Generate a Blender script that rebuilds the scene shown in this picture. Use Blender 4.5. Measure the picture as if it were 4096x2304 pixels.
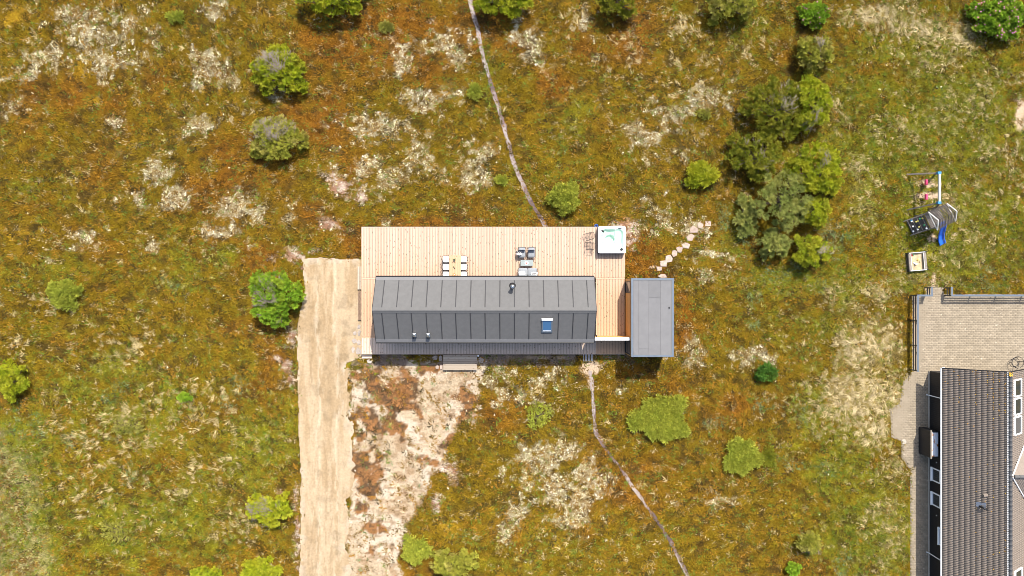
import bpy, math, random
import numpy as np
from mathutils import Vector, Matrix, Euler

random.seed(7); rng = np.random.default_rng(7)
R = math.radians
for o in list(bpy.data.objects): bpy.data.objects.remove(o)
sc = bpy.context.scene
COL = sc.collection

# ------------------------------------------------------------------ camera, sky, sun, exposure
CAMH = 54.6; PPM = 50.0            # drone height in metres, photo pixels per metre on the ground
cam = bpy.data.cameras.new('camera'); camo = bpy.data.objects.new('camera', cam); COL.objects.link(camo)
cam.sensor_width = 36.0; cam.lens = 24.0; cam.clip_start = 0.5; cam.clip_end = 9000
camo.location = (0, 0, CAMH); camo.rotation_euler = (0, 0, 0)
sc.camera = camo
SUN_EL, SUN_AZ = R(54), R(19.5)
world = bpy.data.worlds.new('World'); sc.world = world; world.use_nodes = True
wn = world.node_tree; wn.nodes.clear()
sky = wn.nodes.new('ShaderNodeTexSky'); sky.sky_type = 'NISHITA'; sky.sun_disc = False
sky.sun_elevation = SUN_EL; sky.sun_rotation = SUN_AZ; sky.air_density = 1.0; sky.dust_density = 3.0
bg = wn.nodes.new('ShaderNodeBackground'); bg.inputs[1].default_value = 0.15
wo = wn.nodes.new('ShaderNodeOutputWorld')
wn.links.new(sky.outputs[0], bg.inputs[0]); wn.links.new(bg.outputs[0], wo.inputs[0])
S = Vector((math.sin(SUN_AZ)*math.cos(SUN_EL), math.cos(SUN_AZ)*math.cos(SUN_EL), math.sin(SUN_EL)))
sl = bpy.data.lights.new('sun', 'SUN'); sl.energy = 4.2; sl.angle = R(0.53); sl.color = (1.0, 0.95, 0.87)
so = bpy.data.objects.new('sun', sl); COL.objects.link(so); so.location = (0, 0, 80)
so.rotation_euler = (-S).to_track_quat('-Z', 'Y').to_euler()
vs = sc.view_settings; vs.view_transform = 'Standard'; vs.look = 'None'; vs.gamma = 1.0; vs.use_curve_mapping = False
vs.exposure = 0.88
sc.render.engine = 'CYCLES'
sc.cycles.pixel_filter_type = 'BLACKMAN_HARRIS'; sc.cycles.filter_width = 0.9

# ------------------------------------------------------------------ helpers
def P(px, py, z=0.0):
    k = (CAMH - z)/CAMH/PPM
    return ((px-2048)*k, (1152-py)*k, z)

def T(u):
    u = np.clip(u, 0, 1); return u*u*(3-2*u)
def sstep(a, b, x): return T((x-a)/(b-a))
_tabs = {}
def vnoise(x, y, seed=0):
    if seed not in _tabs: _tabs[seed] = np.random.default_rng(seed+100).random((256, 256))
    t = _tabs[seed]
    xi = np.floor(x).astype(int); yi = np.floor(y).astype(int)
    fx = x-xi; fy = y-yi; fx = fx*fx*(3-2*fx); fy = fy*fy*(3-2*fy)
    a = t[xi & 255, yi & 255]; b = t[(xi+1) & 255, yi & 255]; c = t[xi & 255, (yi+1) & 255]; d = t[(xi+1) & 255, (yi+1) & 255]
    return (a*(1-fx)+b*fx)*(1-fy)+(c*(1-fx)+d*fx)*fy
def fbm(x, y, size, octv=4, seed=0, gain=0.55):
    s = 0; a = 1; n = 0; f = 1.0/size
    for i in range(octv):
        s = s+a*vnoise(x*f+17.3*i, y*f-9.1*i, seed+i); n += a; a *= gain; f *= 2.03
    return s/n

ORG = {}
def props(o, label=None, cat=None, group=None, kind=None):
    if label: o['label'] = label
    if cat: o['category'] = cat
    if group: o['group'] = group
    if kind: o['kind'] = kind
    return o
def thing(name, label, cat, loc=(0, 0, 0), rz=0.0, group=None):
    o = bpy.data.objects.new(name, None); COL.objects.link(o)
    o.location = loc; o.rotation_euler = (0, 0, rz); o.empty_display_size = 0.2
    ORG[o] = Vector(loc)
    return props(o, label, cat, group)
def copy_tree(o, parent=None):
    c = o.copy(); COL.objects.link(c)
    if parent is not None: c.parent = parent
    for ch in o.children: copy_tree(ch, c)
    return c

class MB:
    def __init__(s): s.v = []; s.f = []
    def add(s, vs, fs):
        n = len(s.v); s.v += [tuple(v) for v in vs]; s.f += [tuple(i+n for i in f) for f in fs]; return s
    def box(s, c, d, rz=0, b=0.0):
        hx, hy, hz = d[0]/2, d[1]/2, d[2]/2
        ca, sa = math.cos(rz), math.sin(rz)
        def tr(x, y, z): return (c[0]+x*ca-y*sa, c[1]+x*sa+y*ca, c[2]+z)
        if b <= 0:
            vs = [tr(x, y, z) for z in (-hz, hz) for x, y in ((-hx, -hy), (hx, -hy), (hx, hy), (-hx, hy))]
            fs = [(3, 2, 1, 0), (4, 5, 6, 7), (0, 1, 5, 4), (1, 2, 6, 5), (2, 3, 7, 6), (3, 0, 4, 7)]
        else:
            b = min(b, hx*.9, hy*.9, hz*.9)
            vs = [tr(x, y, z) for z, k in ((-hz, 0), (hz-b, 0), (hz, b)) for x, y in ((-hx+k, -hy+k), (hx-k, -hy+k), (hx-k, hy-k), (-hx+k, hy-k))]
            fs = [(3, 2, 1, 0), (8, 9, 10, 11)]
            for l in (0, 4):
                fs += [(l, l+1, l+5, l+4), (l+1, l+2, l+6, l+5), (l+2, l+3, l+7, l+6), (l+3, l, l+4, l+7)]
        return s.add(vs, fs)
    def beam(s, a, b, w, h=None, up=(0, 0, 1)):
        h = h or w; a = Vector(a); b = Vector(b); d = (b-a).normalized(); u = Vector(up)
        if abs(d.dot(u)) > .98: u = Vector((0, 1, 0))
        x = d.cross(u).normalized(); y = x.cross(d).normalized()
        vs = [p+x*sx*w/2+y*sy*h/2 for p in (a, b) for sx, sy in ((-1, -1), (1, -1), (1, 1), (-1, 1))]
        return s.add(vs, [(0, 1, 2, 3), (7, 6, 5, 4), (0, 4, 5, 1), (1, 5, 6, 2), (2, 6, 7, 3), (3, 7, 4, 0)])
    def tube(s, pts, r, n=6, closed=False):
        pts = [Vector(p) for p in pts]; rs = r if isinstance(r, (list, tuple)) else [r]*len(pts)
        m = len(pts); vs = []; fs = []
        for i, p in enumerate(pts):
            if closed: d = pts[(i+1) % m]-pts[i-1]
            else: d = pts[min(i+1, m-1)]-pts[max(i-1, 0)]
            d.normalize(); u = Vector((0, 0, 1)) if abs(d.z) < .9 else Vector((0, 1, 0))
            x = d.cross(u).normalized(); y = x.cross(d)
            for k in range(n):
                t = 2*math.pi*k/n; vs.append(p+x*math.cos(t)*rs[i]+y*math.sin(t)*rs[i])
        for i in range(m if closed else m-1):
            j = (i+1) % m
            for k in range(n): fs.append((i*n+k, i*n+(k+1) % n, j*n+(k+1) % n, j*n+k))
        if not closed: fs += [tuple(range(n))[::-1], tuple((m-1)*n+k for k in range(n))]
        return s.add(vs, fs)
    def prism(s, poly, z0, z1, inset=0.0):
        n = len(poly); cx = sum(p[0] for p in poly)/n; cy = sum(p[1] for p in poly)/n
        t = [(cx+(p[0]-cx)*(1-inset), cy+(p[1]-cy)*(1-inset)) for p in poly]
        vs = [(x, y, z0) for x, y in poly]+[(x, y, z1) for x, y in t]
        if inset:
            zb = z1-(z1-z0)*.3
            vs = [(x, y, z0) for x, y in poly]+[(x, y, zb) for x, y in poly]+[(x, y, z1) for x, y in t]
            fs = [tuple(range(n))[::-1], tuple(2*n+k for k in range(n))]
            for l in (0, n): fs += [(l+k, l+(k+1) % n, l+n+(k+1) % n, l+n+k) for k in range(n)]
            return s.add(vs, fs)
        return s.add(vs, [tuple(range(n))[::-1], tuple(n+k for k in range(n))]+[(k, (k+1) % n, n+(k+1) % n, n+k) for k in range(n)])
    def lathe(s, c, prof, n=20):
        vs = []; fs = []
        for r, z in prof:
            for k in range(n):
                t = 2*math.pi*k/n; vs.append((c[0]+r*math.cos(t), c[1]+r*math.sin(t), c[2]+z))
        for i in range(len(prof)-1):
            for k in range(n): fs.append((i*n+k, i*n+(k+1) % n, (i+1)*n+(k+1) % n, (i+1)*n+k))
        fs += [tuple(range(n))[::-1], tuple((len(prof)-1)*n+k for k in range(n))]
        return s.add(vs, fs)
    def cushion(s, c, d, rz=0, n=6, puff=.5):
        hx, hy, hz = d[0]/2, d[1]/2, d[2]/2; ca, sa = math.cos(rz), math.sin(rz); vs = []; fs = []
        for sgn in (1, -1):
            for i in range(n+1):
                for j in range(n+1):
                    u = 2*i/n-1; v = 2*j/n-1
                    e = (1-abs(u)**6)*(1-abs(v)**6); z = hz*(1-puff+puff*max(0, (1-u*u)*(1-v*v))**.4)*(e**.35 if e > 0 else 0)
                    r = 1-.06*(abs(u*v))**3
                    x = u*hx*r; y = v*hy*r
                    vs.append((c[0]+x*ca-y*sa, c[1]+x*sa+y*ca, c[2]+sgn*z))
        m = n+1
        for q in range(2):
            for i in range(n):
                for j in range(n):
                    f = (q*m*m+i*m+j, q*m*m+(i+1)*m+j, q*m*m+(i+1)*m+j+1, q*m*m+i*m+j+1)
                    fs.append(f if q == 0 else f[::-1])
        return s.add(vs, fs)
    def mesh(s, name, mat=None, smooth=False):
        me = bpy.data.meshes.new(name); me.from_pydata(s.v, [], s.f)
        if mat: me.materials.append(mat)
        if smooth: me.polygons.foreach_set('use_smooth', [True]*len(me.polygons))
        me.update(); return me
    def build(s, name, mat, parent=None, world=True, smooth=False):
        if parent is not None and world:
            o = ORG[parent]; s.v = [(v[0]-o.x, v[1]-o.y, v[2]-o.z) for v in s.v]
        return link(name, s.mesh(name, mat, smooth), parent)
def link(name, me, parent=None, loc=None):
    ob = bpy.data.objects.new(name, me); COL.objects.link(ob)
    if parent is not None:
        ob.parent = parent; ORG[ob] = ORG.get(parent, Vector((0, 0, 0)))
    else: ORG[ob] = Vector((0, 0, 0))
    if loc is not None: ob.location = loc
    return ob
def np_mesh(name, V, F, mat=None, smooth=False, attrs=()):
    me = bpy.data.meshes.new(name); V = np.asarray(V, 'f'); F = np.asarray(F, 'i')
    k = F.shape[1]
    me.vertices.add(len(V)); me.vertices.foreach_set('co', V.ravel())
    me.loops.add(F.size); me.loops.foreach_set('vertex_index', F.ravel())
    me.polygons.add(len(F)); me.polygons.foreach_set('loop_start', np.arange(0, F.size, k, dtype='i'))
    me.polygons.foreach_set('loop_total', np.full(len(F), k, 'i'))
    if smooth: me.polygons.foreach_set('use_smooth', np.ones(len(F), bool))
    for an, typ, dom, data in attrs:
        a = me.attributes.new(an, typ, dom)
        a.data.foreach_set('color' if typ == 'FLOAT_COLOR' else ('vector' if typ == 'FLOAT_VECTOR' else 'value'), np.asarray(data).ravel())
    me.update(calc_edges=True); me.validate()
    if mat: me.materials.append(mat)
    return me

# ------------------------------------------------------------------ materials
class NT:
    def __init__(s, name):
        s.m = bpy.data.materials.new(name); s.m.use_nodes = True; s.t = s.m.node_tree; s.t.nodes.clear()
        s.out = s.n('ShaderNodeOutputMaterial'); s.p = s.n('ShaderNodeBsdfPrincipled'); s.l(s.p.outputs[0], s.out.inputs[0])
    def n(s, t, **kw):
        nd = s.t.nodes.new(t)
        for k, v in kw.items(): setattr(nd, k, v)
        return nd
    def l(s, a, b): s.t.links.new(a, b)
    def pos(s, scale=(1, 1, 1), obj=False):
        g = s.n('ShaderNodeTexCoord').outputs['Object'] if obj else s.n('ShaderNodeNewGeometry').outputs['Position']
        mp = s.n('ShaderNodeMapping'); mp.inputs['Scale'].default_value = scale; s.l(g, mp.inputs[0]); return mp.outputs[0]
    def noise(s, vec, scale, detail=4, rough=.6):
        nd = s.n('ShaderNodeTexNoise'); nd.inputs['Scale'].default_value = scale; nd.inputs['Detail'].default_value = detail
        nd.inputs['Roughness'].default_value = rough; s.l(vec, nd.inputs['Vector']); return nd.outputs['Fac']
    def ramp(s, fac, stops):
        r = s.n('ShaderNodeValToRGB'); e = r.color_ramp.elements
        while len(e) < len(stops): e.new(.5)
        for i, (p, c) in enumerate(stops):
            e[i].position = p; e[i].color = (c[0], c[1], c[2], 1) if not isinstance(c, (int, float)) else (c, c, c, 1)
        s.l(fac, r.inputs[0]); return r.outputs[0]
    def mix(s, fac, a, b, mode='MIX'):
        m = s.n('ShaderNodeMix'); m.data_type = 'RGBA'; m.blend_type = mode
        for i, v in ((0, fac), (6, a), (7, b)):
            if hasattr(v, 'is_output'): s.l(v, m.inputs[i])
            elif i == 0: m.inputs[0].default_value = v
            else: m.inputs[i].default_value = (v[0], v[1], v[2], 1) if not isinstance(v, (int, float)) else (v, v, v, 1)
        return m.outputs[2]
    def math(s, op, a, b=None):
        m = s.n('ShaderNodeMath'); m.operation = op
        for i, v in ((0, a), (1, b)):
            if v is None: continue
            if hasattr(v, 'is_output'): s.l(v, m.inputs[i])
            else: m.inputs[i].default_value = v
        return m.outputs[0]
    def bump(s, h, dist=.02, strength=.6):
        b = s.n('ShaderNodeBump'); b.inputs['Distance'].default_value = dist; b.inputs['Strength'].default_value = strength
        s.l(h, b.inputs['Height']); s.l(b.outputs[0], s.p.inputs['Normal'])
    def fin(s, col, rough=.7, metal=0.0, spec=.4):
        if hasattr(col, 'is_output'): s.l(col, s.p.inputs['Base Color'])
        else: s.p.inputs['Base Color'].default_value = (*col, 1)
        if hasattr(rough, 'is_output'): s.l(rough, s.p.inputs['Roughness'])
        else: s.p.inputs['Roughness'].default_value = rough
        s.p.inputs['Metallic'].default_value = metal; s.p.inputs['Specular IOR Level'].default_value = spec
        return s.m

def plain(name, col, rough=.6, var=.15, scale=6., metal=0., bump=.0, stretch=(1, 1, 1), orand=.0, spec=.4):
    t = NT(name); v = t.pos(stretch); nz = t.noise(v, scale, 5)
    lo = [c*(1-var) for c in col]; hi = [min(1, c*(1+var)) for c in col]
    c = t.ramp(nz, [(.3, lo), (.7, hi)])
    if orand:
        oi = t.n('ShaderNodeObjectInfo')
        f = t.math('ADD', t.math('MULTIPLY', oi.outputs['Random'], 2*orand), 1-orand)
        cc = t.n('ShaderNodeCombineColor')
        for i in range(3): t.l(f, cc.inputs[i])
        c = t.mix(1.0, c, cc.outputs[0], 'MULTIPLY')
    if bump: t.bump(t.noise(v, scale*4, 4), bump)
    return t.fin(c, rough, metal, spec)

def wood_deck(name, c1, c2, knot=(.10, .05, .02), along='Y', fresh=None):
    t = NT(name); st = (9, .5, 1) if along == 'Y' else (.5, 9, 1)
    oi = t.n('ShaderNodeObjectInfo')
    g = t.noise(t.pos(st), 3.0, 5, .65)
    base = t.mix(t.math('ADD', t.math('MULTIPLY', g, .55), t.math('MULTIPLY', oi.outputs['Random'], .45)), c1, c2)
    if fresh:
        sx = t.n('ShaderNodeSeparateXYZ'); t.l(t.n('ShaderNodeNewGeometry').outputs['Position'], sx.inputs[0])
        wv = t.math('ADD', t.math('MULTIPLY', t.math('SUBTRACT', 2.6, sx.outputs[1]), .22), t.math('MULTIPLY', t.math('SUBTRACT', t.noise(t.pos((3, .4, 1)), 1.2, 3), .5), 1.3))
        mr = t.n('ShaderNodeMapRange'); t.l(wv, mr.inputs[0]); mr.inputs[1].default_value = 0; mr.inputs[2].default_value = .7; mr.inputs[4].default_value = .55
        base = t.mix(mr.outputs[0], base, fresh)
    vo = t.n('ShaderNodeTexVoronoi'); vo.inputs['Scale'].default_value = 1.0
    t.l(t.pos((8.2, 2.6, .3) if along == 'Y' else (2.6, 8.2, .3)), vo.inputs['Vector'])
    kn = t.ramp(vo.outputs['Distance'], [(.0, 1.), (.13, .95), (.21, 0.)])
    gate = t.ramp(t.n('ShaderNodeSeparateColor').outputs[0] if False else t.noise(t.pos((1.7, .9, 1)), 3, 1), [(.38, 0.), (.48, 1.)])
    base = t.mix(t.math('MULTIPLY', kn, t.math('MULTIPLY', gate, .85)), base, knot)
    t.bump(g, .004); return t.fin(base, .75, 0, .25)

M = {}
M['deck'] = wood_deck('deck_wood', (.39, .268, .19), (.51, .388, .295), fresh=(.46, .26, .13))
M['deck2'] = wood_deck('walkway_wood', (.48, .36, .27), (.58, .46, .36))  # paler copy of the deck wood, lightened to lift the shaded walkway
M['grey_wood'] = wood_deck('weathered_wood', (.22, .17, .12), (.45, .38, .30), along='X')
M['dark_wood'] = plain('weathered_brown_wood', (.17, .11, .07), .8, .4, 4, stretch=(8, 1, 1), bump=.01)
M['fascia'] = plain('deck_fascia', (.42, .30, .19), .8, .2, 5)
M['clad'] = plain('fresh_larch_cladding', (.62, .33, .10), .65, .18, 5, stretch=(1, .7, 5), orand=.12)
M['felt_s'] = plain('roofing_felt', (.098, .096, .094), .72, .07, 3.0, bump=.004, orand=.03, spec=.35)
M['felt_flat'] = plain('grey_flat_roof_felt', (.135, .133, .134), .8, .06, 1.6, bump=.004, orand=.06, spec=.3)
M['seam'] = plain('seam_batten', (.03, .03, .033), .6, .1)
M['zinc'] = plain('grey_blue_trim', (.115, .14, .17), .45, .08, 3, metal=.3)
M['black'] = plain('black_metal', (.012, .012, .014), .5, .1)
M['steel'] = plain('brushed_steel', (.35, .37, .39), .35, .1, metal=.9)
M['white'] = plain('white_paint', (.78, .78, .77), .5, .04)
M['white_cloth'] = plain('white_cushion', (.80, .78, .75), .9, .06, 12, bump=.01)
M['grey_cloth'] = plain('grey_cushion', (.22, .235, .25), .9, .08, 14, bump=.008)
M['throw'] = plain('black_stripe_cloth', (.03, .03, .035), .9, .1)
M['table_grey'] = plain('grey_table_top', (.22, .255, .25), .5, .06)
M['house_wall'] = plain('dark_stained_boards', (.035, .035, .037), .7, .2, 3, stretch=(6, 6, .4))
M['nb_wall'] = plain('black_tarred_boards', (.010, .010, .012), .55, .25, 3, stretch=(1, 5, .5))
M['tile'] = None
M['green_leaf'] = plain('small_green_leaf', (.05, .10, .02), .6, .3, 9)
M['terracotta'] = plain('orange_pot', (.45, .22, .05), .5, .1)
M['fruit'] = plain('red_fruit', (.42, .06, .03), .4, .2)
M['pink'] = plain('pink_plastic', (.72, .045, .15), .45, .05)
M['blue'] = plain('blue_plastic', (.02, .12, .52), .35, .08)
M['teal'] = plain('blue_steel_bracket', (.03, .18, .32), .4, .1)
M['red'] = plain('red_plastic', (.5, .03, .03), .4, .1)
M['green'] = plain('green_plastic', (.03, .25, .10), .4, .1)
M['yellow'] = plain('yellow_plastic', (.6, .5, .12), .4, .1)
M['play_wood'] = plain('grey_play_wood', (.20, .17, .14), .8, .3, 4, stretch=(3, 3, 3))
M['play_light'] = plain('pale_play_wood', (.62, .60, .56), .7, .1, 4)
M['play_dark'] = plain('dark_play_wood', (.055, .047, .04), .8, .3, 4)
M['stone'] = plain('pink_flagstone', (.36, .275, .22), .85, .22, 5, bump=.02, orand=.15)
M['stone_grey'] = plain('grey_flagstone', (.30, .255, .215), .85, .25, 5, bump=.02, orand=.2)
M['sandbox'] = plain('play_sand', (.42, .32, .19), .95, .2, 5, bump=.03)
M['concrete'] = plain('round_concrete', (.36, .32, .26), .9, .1, 6)
M['bark'] = plain('pine_bark', (.10, .07, .05), .9, .3, 8, bump=.02)
M['twig'] = plain('dead_grey_twigs', (.20, .165, .125), .9, .25, 6)
M['petal'] = plain('pink_petal', (.55, .16, .30), .6, .2, 9)
M['ochre'] = plain('ochre_lichen', (.60, .30, .02), .9, .25, 12)

def glass(name, col, rough=.03):
    t = NT(name); return t.fin(col, rough, 0, 1.0)
M['glass'] = glass('window_glass', (.02, .03, .035))
M['roof_glass'] = glass('roof_window_glass', (.035, .10, .20), .02)  # blue of the reflected sky put into the base colour

# pavers
t = NT('beige_paver'); v = t.pos()
oi = t.n('ShaderNodeObjectInfo'); at = t.n('ShaderNodeAttribute', attribute_name='vary')
c = t.mix(t.noise(v, 1.1, 5, .65), (.225, .182, .125), (.335, .28, .205))
rr = t.math('ADD', t.math('MULTIPLY', t.math('ADD', t.math('MULTIPLY', oi.outputs['Random'], .0), at.outputs['Fac']), .22), .88)
cc = t.n('ShaderNodeCombineColor')
for i in range(3): t.l(rr, cc.inputs[i])
c = t.mix(1., c, cc.outputs[0], 'MULTIPLY')
c = t.mix(t.ramp(t.noise(v, 2.6, 3, .6), [(.66, 0.), (.74, .7)]), c, (.50, .44, .34))
t.bump(t.noise(v, 30, 3), .004); M['paver'] = t.fin(c, .9, 0, .2)
M['joint_sand'] = plain('joint_sand', (.18, .15, .105), .95, .2)

# concrete roof tile with ochre lichen specks
t = NT('grey_brown_roof_tile'); v = t.pos()
oi = t.n('ShaderNodeObjectInfo')
c = t.mix(t.noise(v, 3, 5, .7), (.16, .128, .103), (.25, .208, .172))
c = t.mix(t.ramp(t.noise(v, 9, 3, .5), [(.60, 0.), (.72, .6)]), c, (.26, .24, .21))
sx = t.n('ShaderNodeSeparateXYZ'); t.l(v, sx.inputs[0])
gate = t.ramp(t.math('ADD', t.noise(v, .9, 2), t.math('MULTIPLY', t.math('ADD', sx.outputs[1], 10.), .035)), [(.5, 0.), (.72, .06)])
sp = t.math('SUBTRACT', t.noise(v, 7.5, 2, .5), t.math('SUBTRACT', .735, gate))
c = t.mix(t.ramp(sp, [(.0, 0.), (.012, 1.)]), c, (.62, .30, .02))
t.bump(t.noise(v, 30, 3), .004); M['tile'] = t.fin(c, .8, 0, .3)

# rusty white shed lid
t = NT('rust_stained_white_metal'); v = t.pos((1, 1, 1))
c = t.mix(t.ramp(t.noise(t.pos((1.4, .9, 1)), 2.4, 4, .6), [(.52, 0.), (.6, 1.)]), (.60, .63, .68), (.38, .13, .02))
M['rust_white'] = t.fin(c, .5)

# hot tub
M['acrylic'] = plain('white_acrylic', (.80, .80, .81), .18, .03, 2, spec=.5)
t = NT('pale_shell'); M['shell'] = t.fin((.72, .80, .75), .25)
t = NT('pool_water'); t.t.nodes.remove(t.p)
tr = t.n('ShaderNodeBsdfTransparent'); tr.inputs[0].default_value = (.80, .945, .865, 1)
gl = t.n('ShaderNodeBsdfGlossy'); gl.inputs['Roughness'].default_value = .03
fr = t.n('ShaderNodeFresnel'); fr.inputs[0].default_value = 1.33
b = t.n('ShaderNodeBump'); b.inputs['Distance'].default_value = .01; b.inputs['Strength'].default_value = .3
t.l(t.noise(t.pos(), 6, 2), b.inputs['Height']); t.l(b.outputs[0], gl.inputs['Normal']); t.l(b.outputs[0], fr.inputs['Normal'])
ms = t.n('ShaderNodeMixShader'); t.l(fr.outputs[0], ms.inputs[0]); t.l(tr.outputs[0], ms.inputs[1]); t.l(gl.outputs[0], ms.inputs[2]); t.l(ms.outputs[0], t.out.inputs[0])
M['water'] = t.m

def tint_mat(name, attr='INSTANCER', transl=.0, rough=.85, spec=.03):
    t = NT(name)
    a = t.n('ShaderNodeAttribute', attribute_name='tint'); a.attribute_type = attr
    b = t.n('ShaderNodeAttribute', attribute_name='vary')
    f = t.math('ADD', t.math('MULTIPLY', b.outputs['Fac'], .9), .55)
    cc = t.n('ShaderNodeCombineColor')
    for i in range(3): t.l(f, cc.inputs[i])
    c = t.mix(1., a.outputs['Color'], cc.outputs[0], 'MULTIPLY')
    t.fin(c, rough, 0, spec)
    if transl:
        tl = t.n('ShaderNodeBsdfTranslucent'); t.l(c, tl.inputs[0])
        mx = t.n('ShaderNodeMixShader'); mx.inputs[0].default_value = transl
        t.l(t.p.outputs[0], mx.inputs[1]); t.l(tl.outputs[0], mx.inputs[2]); t.l(mx.outputs[0], t.out.inputs[0])
    return t.m
M['plant'] = tint_mat('ground_plant')
M['leaf'] = tint_mat('crown_leaf', 'GEOMETRY', .25, .6, .12)

# ------------------------------------------------------------------ layout masks (metres); D = coordinates measured on the 2576 px wide view
DQ = 4096/2576.0
def d2w(dx, dy): return ((dx*DQ-2048)/PPM, (1152-dy*DQ)/PPM)
def ells(x, y, L, soft=1.0):
    m = np.zeros_like(x)
    for e in L:
        cx, cy = d2w(e[0], e[1]); rx = e[2]*DQ/PPM; ry = e[3]*DQ/PPM; s = e[4] if len(e) > 4 else 1.0
        r = ((x-cx)/rx)**2+((y-cy)/ry)**2
        m = np.maximum(m, s*np.exp(-r*.9*soft))
    return m
def poly_sd(x, y, poly):
    """signed distance in metres, positive inside"""
    d = np.full(x.shape, 1e9); ins = np.zeros(x.shape, bool); n = len(poly)
    for i in range(n):
        ax, ay = poly[i]; bx, by = poly[(i+1) % n]
        ex, ey = bx-ax, by-ay; t = np.clip(((x-ax)*ex+(y-ay)*ey)/(ex*ex+ey*ey), 0, 1)
        d = np.minimum(d, np.hypot(x-ax-t*ex, y-ay-t*ey))
        c = ((ay > y) != (by > y))
        with np.errstate(divide='ignore', invalid='ignore'):
            xx = (bx-ax)*(y-ay)/(by-ay)+ax if by != ay else np.full(x.shape, 1e9)
        ins ^= (c & (x < xx))
    return np.where(ins, d, -d)
def line_d(x, y, pts):
    d = np.full(x.shape, 1e9); tt = np.zeros_like(x); n = len(pts)-1
    for i in range(n):
        ax, ay = pts[i]; bx, by = pts[i+1]; ex, ey = bx-ax, by-ay
        t = np.clip(((x-ax)*ex+(y-ay)*ey)/(ex*ex+ey*ey), 0, 1); q = np.hypot(x-ax-t*ex, y-ay-t*ey)
        sd = np.sign((x-ax)*ey-(y-ay)*ex)
        tt = np.where(q < np.abs(d), sd, tt); d = np.where(q < np.abs(d), q, d)
    return d*np.where(tt == 0, 1, tt)
S2W = lambda px, py: ((px-2048)/PPM, (1152-py)/PPM)

LICHEN = [(230,80,120,60),(130,140,70,50),(260,150,70,50),(60,190,60,30),(40,260,40,30,.8),(540,25,40,25),(520,165,50,55),(565,215,45,70),(500,320,40,30),(590,260,30,35),
 (385,430,55,45),(345,495,40,30,.8),(440,500,45,45),(600,530,100,50),(560,580,70,35),(215,605,40,35),(130,655,20,20),(1000,150,55,35),(1120,110,45,45),(1060,260,65,35),(1110,240,50,30),
 (960,310,90,45),(900,335,45,35),(960,430,75,45),(1035,400,50,55),(1180,420,55,65),(1210,390,45,30),(1330,110,45,50),(1300,80,20,60),(1495,155,18,18),(1700,300,60,60),(1630,350,60,55),
 (1775,250,55,45),(1690,390,55,25),(1640,540,55,40),(1700,570,75,28),(1770,695,55,28),(1800,640,35,18),(1250,970,55,50),(1290,1000,80,40),(1375,960,60,35),(1400,1140,85,60),(1350,1200,75,75),
 (1440,1260,75,90),(1480,1200,60,55),(1300,1290,35,35),(1270,1340,18,28),(1890,890,45,22),(1740,890,40,35),(1830,1255,38,14),(1690,880,25,25),(1150,150,45,40),(80,560,30,25,.7),(700,240,30,20,.7),
 (960,560,25,15,.6),(1560,985,22,16),(1700,1265,30,18,.8),(300,300,40,24,.7),(380,620,40,18,.6),(1480,60,30,30,.6),(310,40,60,30),(180,40,40,30),(1940,900,25,15,.6)]
STRAW = [(2180,880,95,90,1.15),(2160,1000,110,90,1.15),(2190,1080,70,60),(2230,860,60,80),(2200,40,110,35,1.1),(2330,75,140,40,1.1),(2420,100,70,50),(2330,150,120,50,.6),(2160,420,40,30,.9),(2450,250,160,130,.5),
 (2520,420,90,160,.5),(2250,1180,60,60,.7),(2240,1330,60,120,.8),(2250,1010,50,120,.9),(2130,780,60,60,.7),(2210,730,60,40,.8),(2450,480,160,120,.5),(2400,620,140,90,.55),(2300,690,90,50,.7),(2170,500,60,90,.65),(2280,350,120,80,.4),
 (330,880,200,70,.27),(500,1010,200,90,.30),(300,1080,200,90,.32),(560,1130,160,110,.30),(330,1250,230,120,.33),(600,1330,140,90,.28),(80,880,70,50,.4),(150,760,110,40,.3),
 (1720,60,60,70,.45),(1600,140,110,100,.30),(1720,190,120,100,.30),(1440,60,40,40,.45),(1900,150,70,60,.35),(1680,1210,60,40,.15),(2070,900,60,60,.5),(1990,1000,60,60,.25),(2100,280,60,80,.35),(1460,1350,120,70,.22)]
GREEN = [(2350,330,300,330,.75),(2480,560,150,150,.85),(2350,640,150,100,.8),(2120,700,90,70,.8),(2100,1150,90,130,.75),(2180,1330,120,130,.95),(2050,1050,60,90,.6),(300,1000,280,180,.5),(350,1300,330,150,.6),(60,1150,110,90,.9),(40,1330,110,180,1.0),
 (640,1130,90,120,.75),(440,680,70,60,.55),(560,640,50,30,.5),(1960,700,120,40,.7),(1230,940,30,40,.5),(1300,1390,140,70,.35),(1560,450,80,50,.3),(960,950,40,30,.6),(900,930,40,25,.5),(1350,450,60,50,.3),(1420,330,60,100,.3),(1225,200,25,120,.45),
 (1900,80,80,80,.4),(2000,820,120,70,.5),(150,680,160,80,.3),(1850,620,60,60,.4),(100,500,90,60,.25),(1600,960,60,40,.2)]
BLUEG = [(595,975,35,35),(570,1010,30,22),(80,1070,70,30),(60,1040,50,40),(300,960,40,35),(280,1000,30,20),(190,1110,60,30),(1790,1275,14,14),(1930,1020,40,28),(1800,1060,28,22),(1980,1170,35,25),(2080,1180,45,30),(1960,690,90,26),(1890,750,28,30),(2060,720,40,26),(1900,815,22,22),
 (2010,1040,30,60),(1880,1325,30,22),(2110,1420,40,34),(1820,545,25,50),(1880,590,40,30),(430,720,30,18),(1150,130,22,14),(2100,600,50,60),(700,400,60,16,.5),(1495,1060,20,30),(1170,1350,30,18),(1480,1390,24,24),(330,1190,50,40,.7),(2360,250,70,50,.6),(2480,690,80,30,.8),(2470,720,60,20,.8),(640,1240,26,14,.7)]
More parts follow.
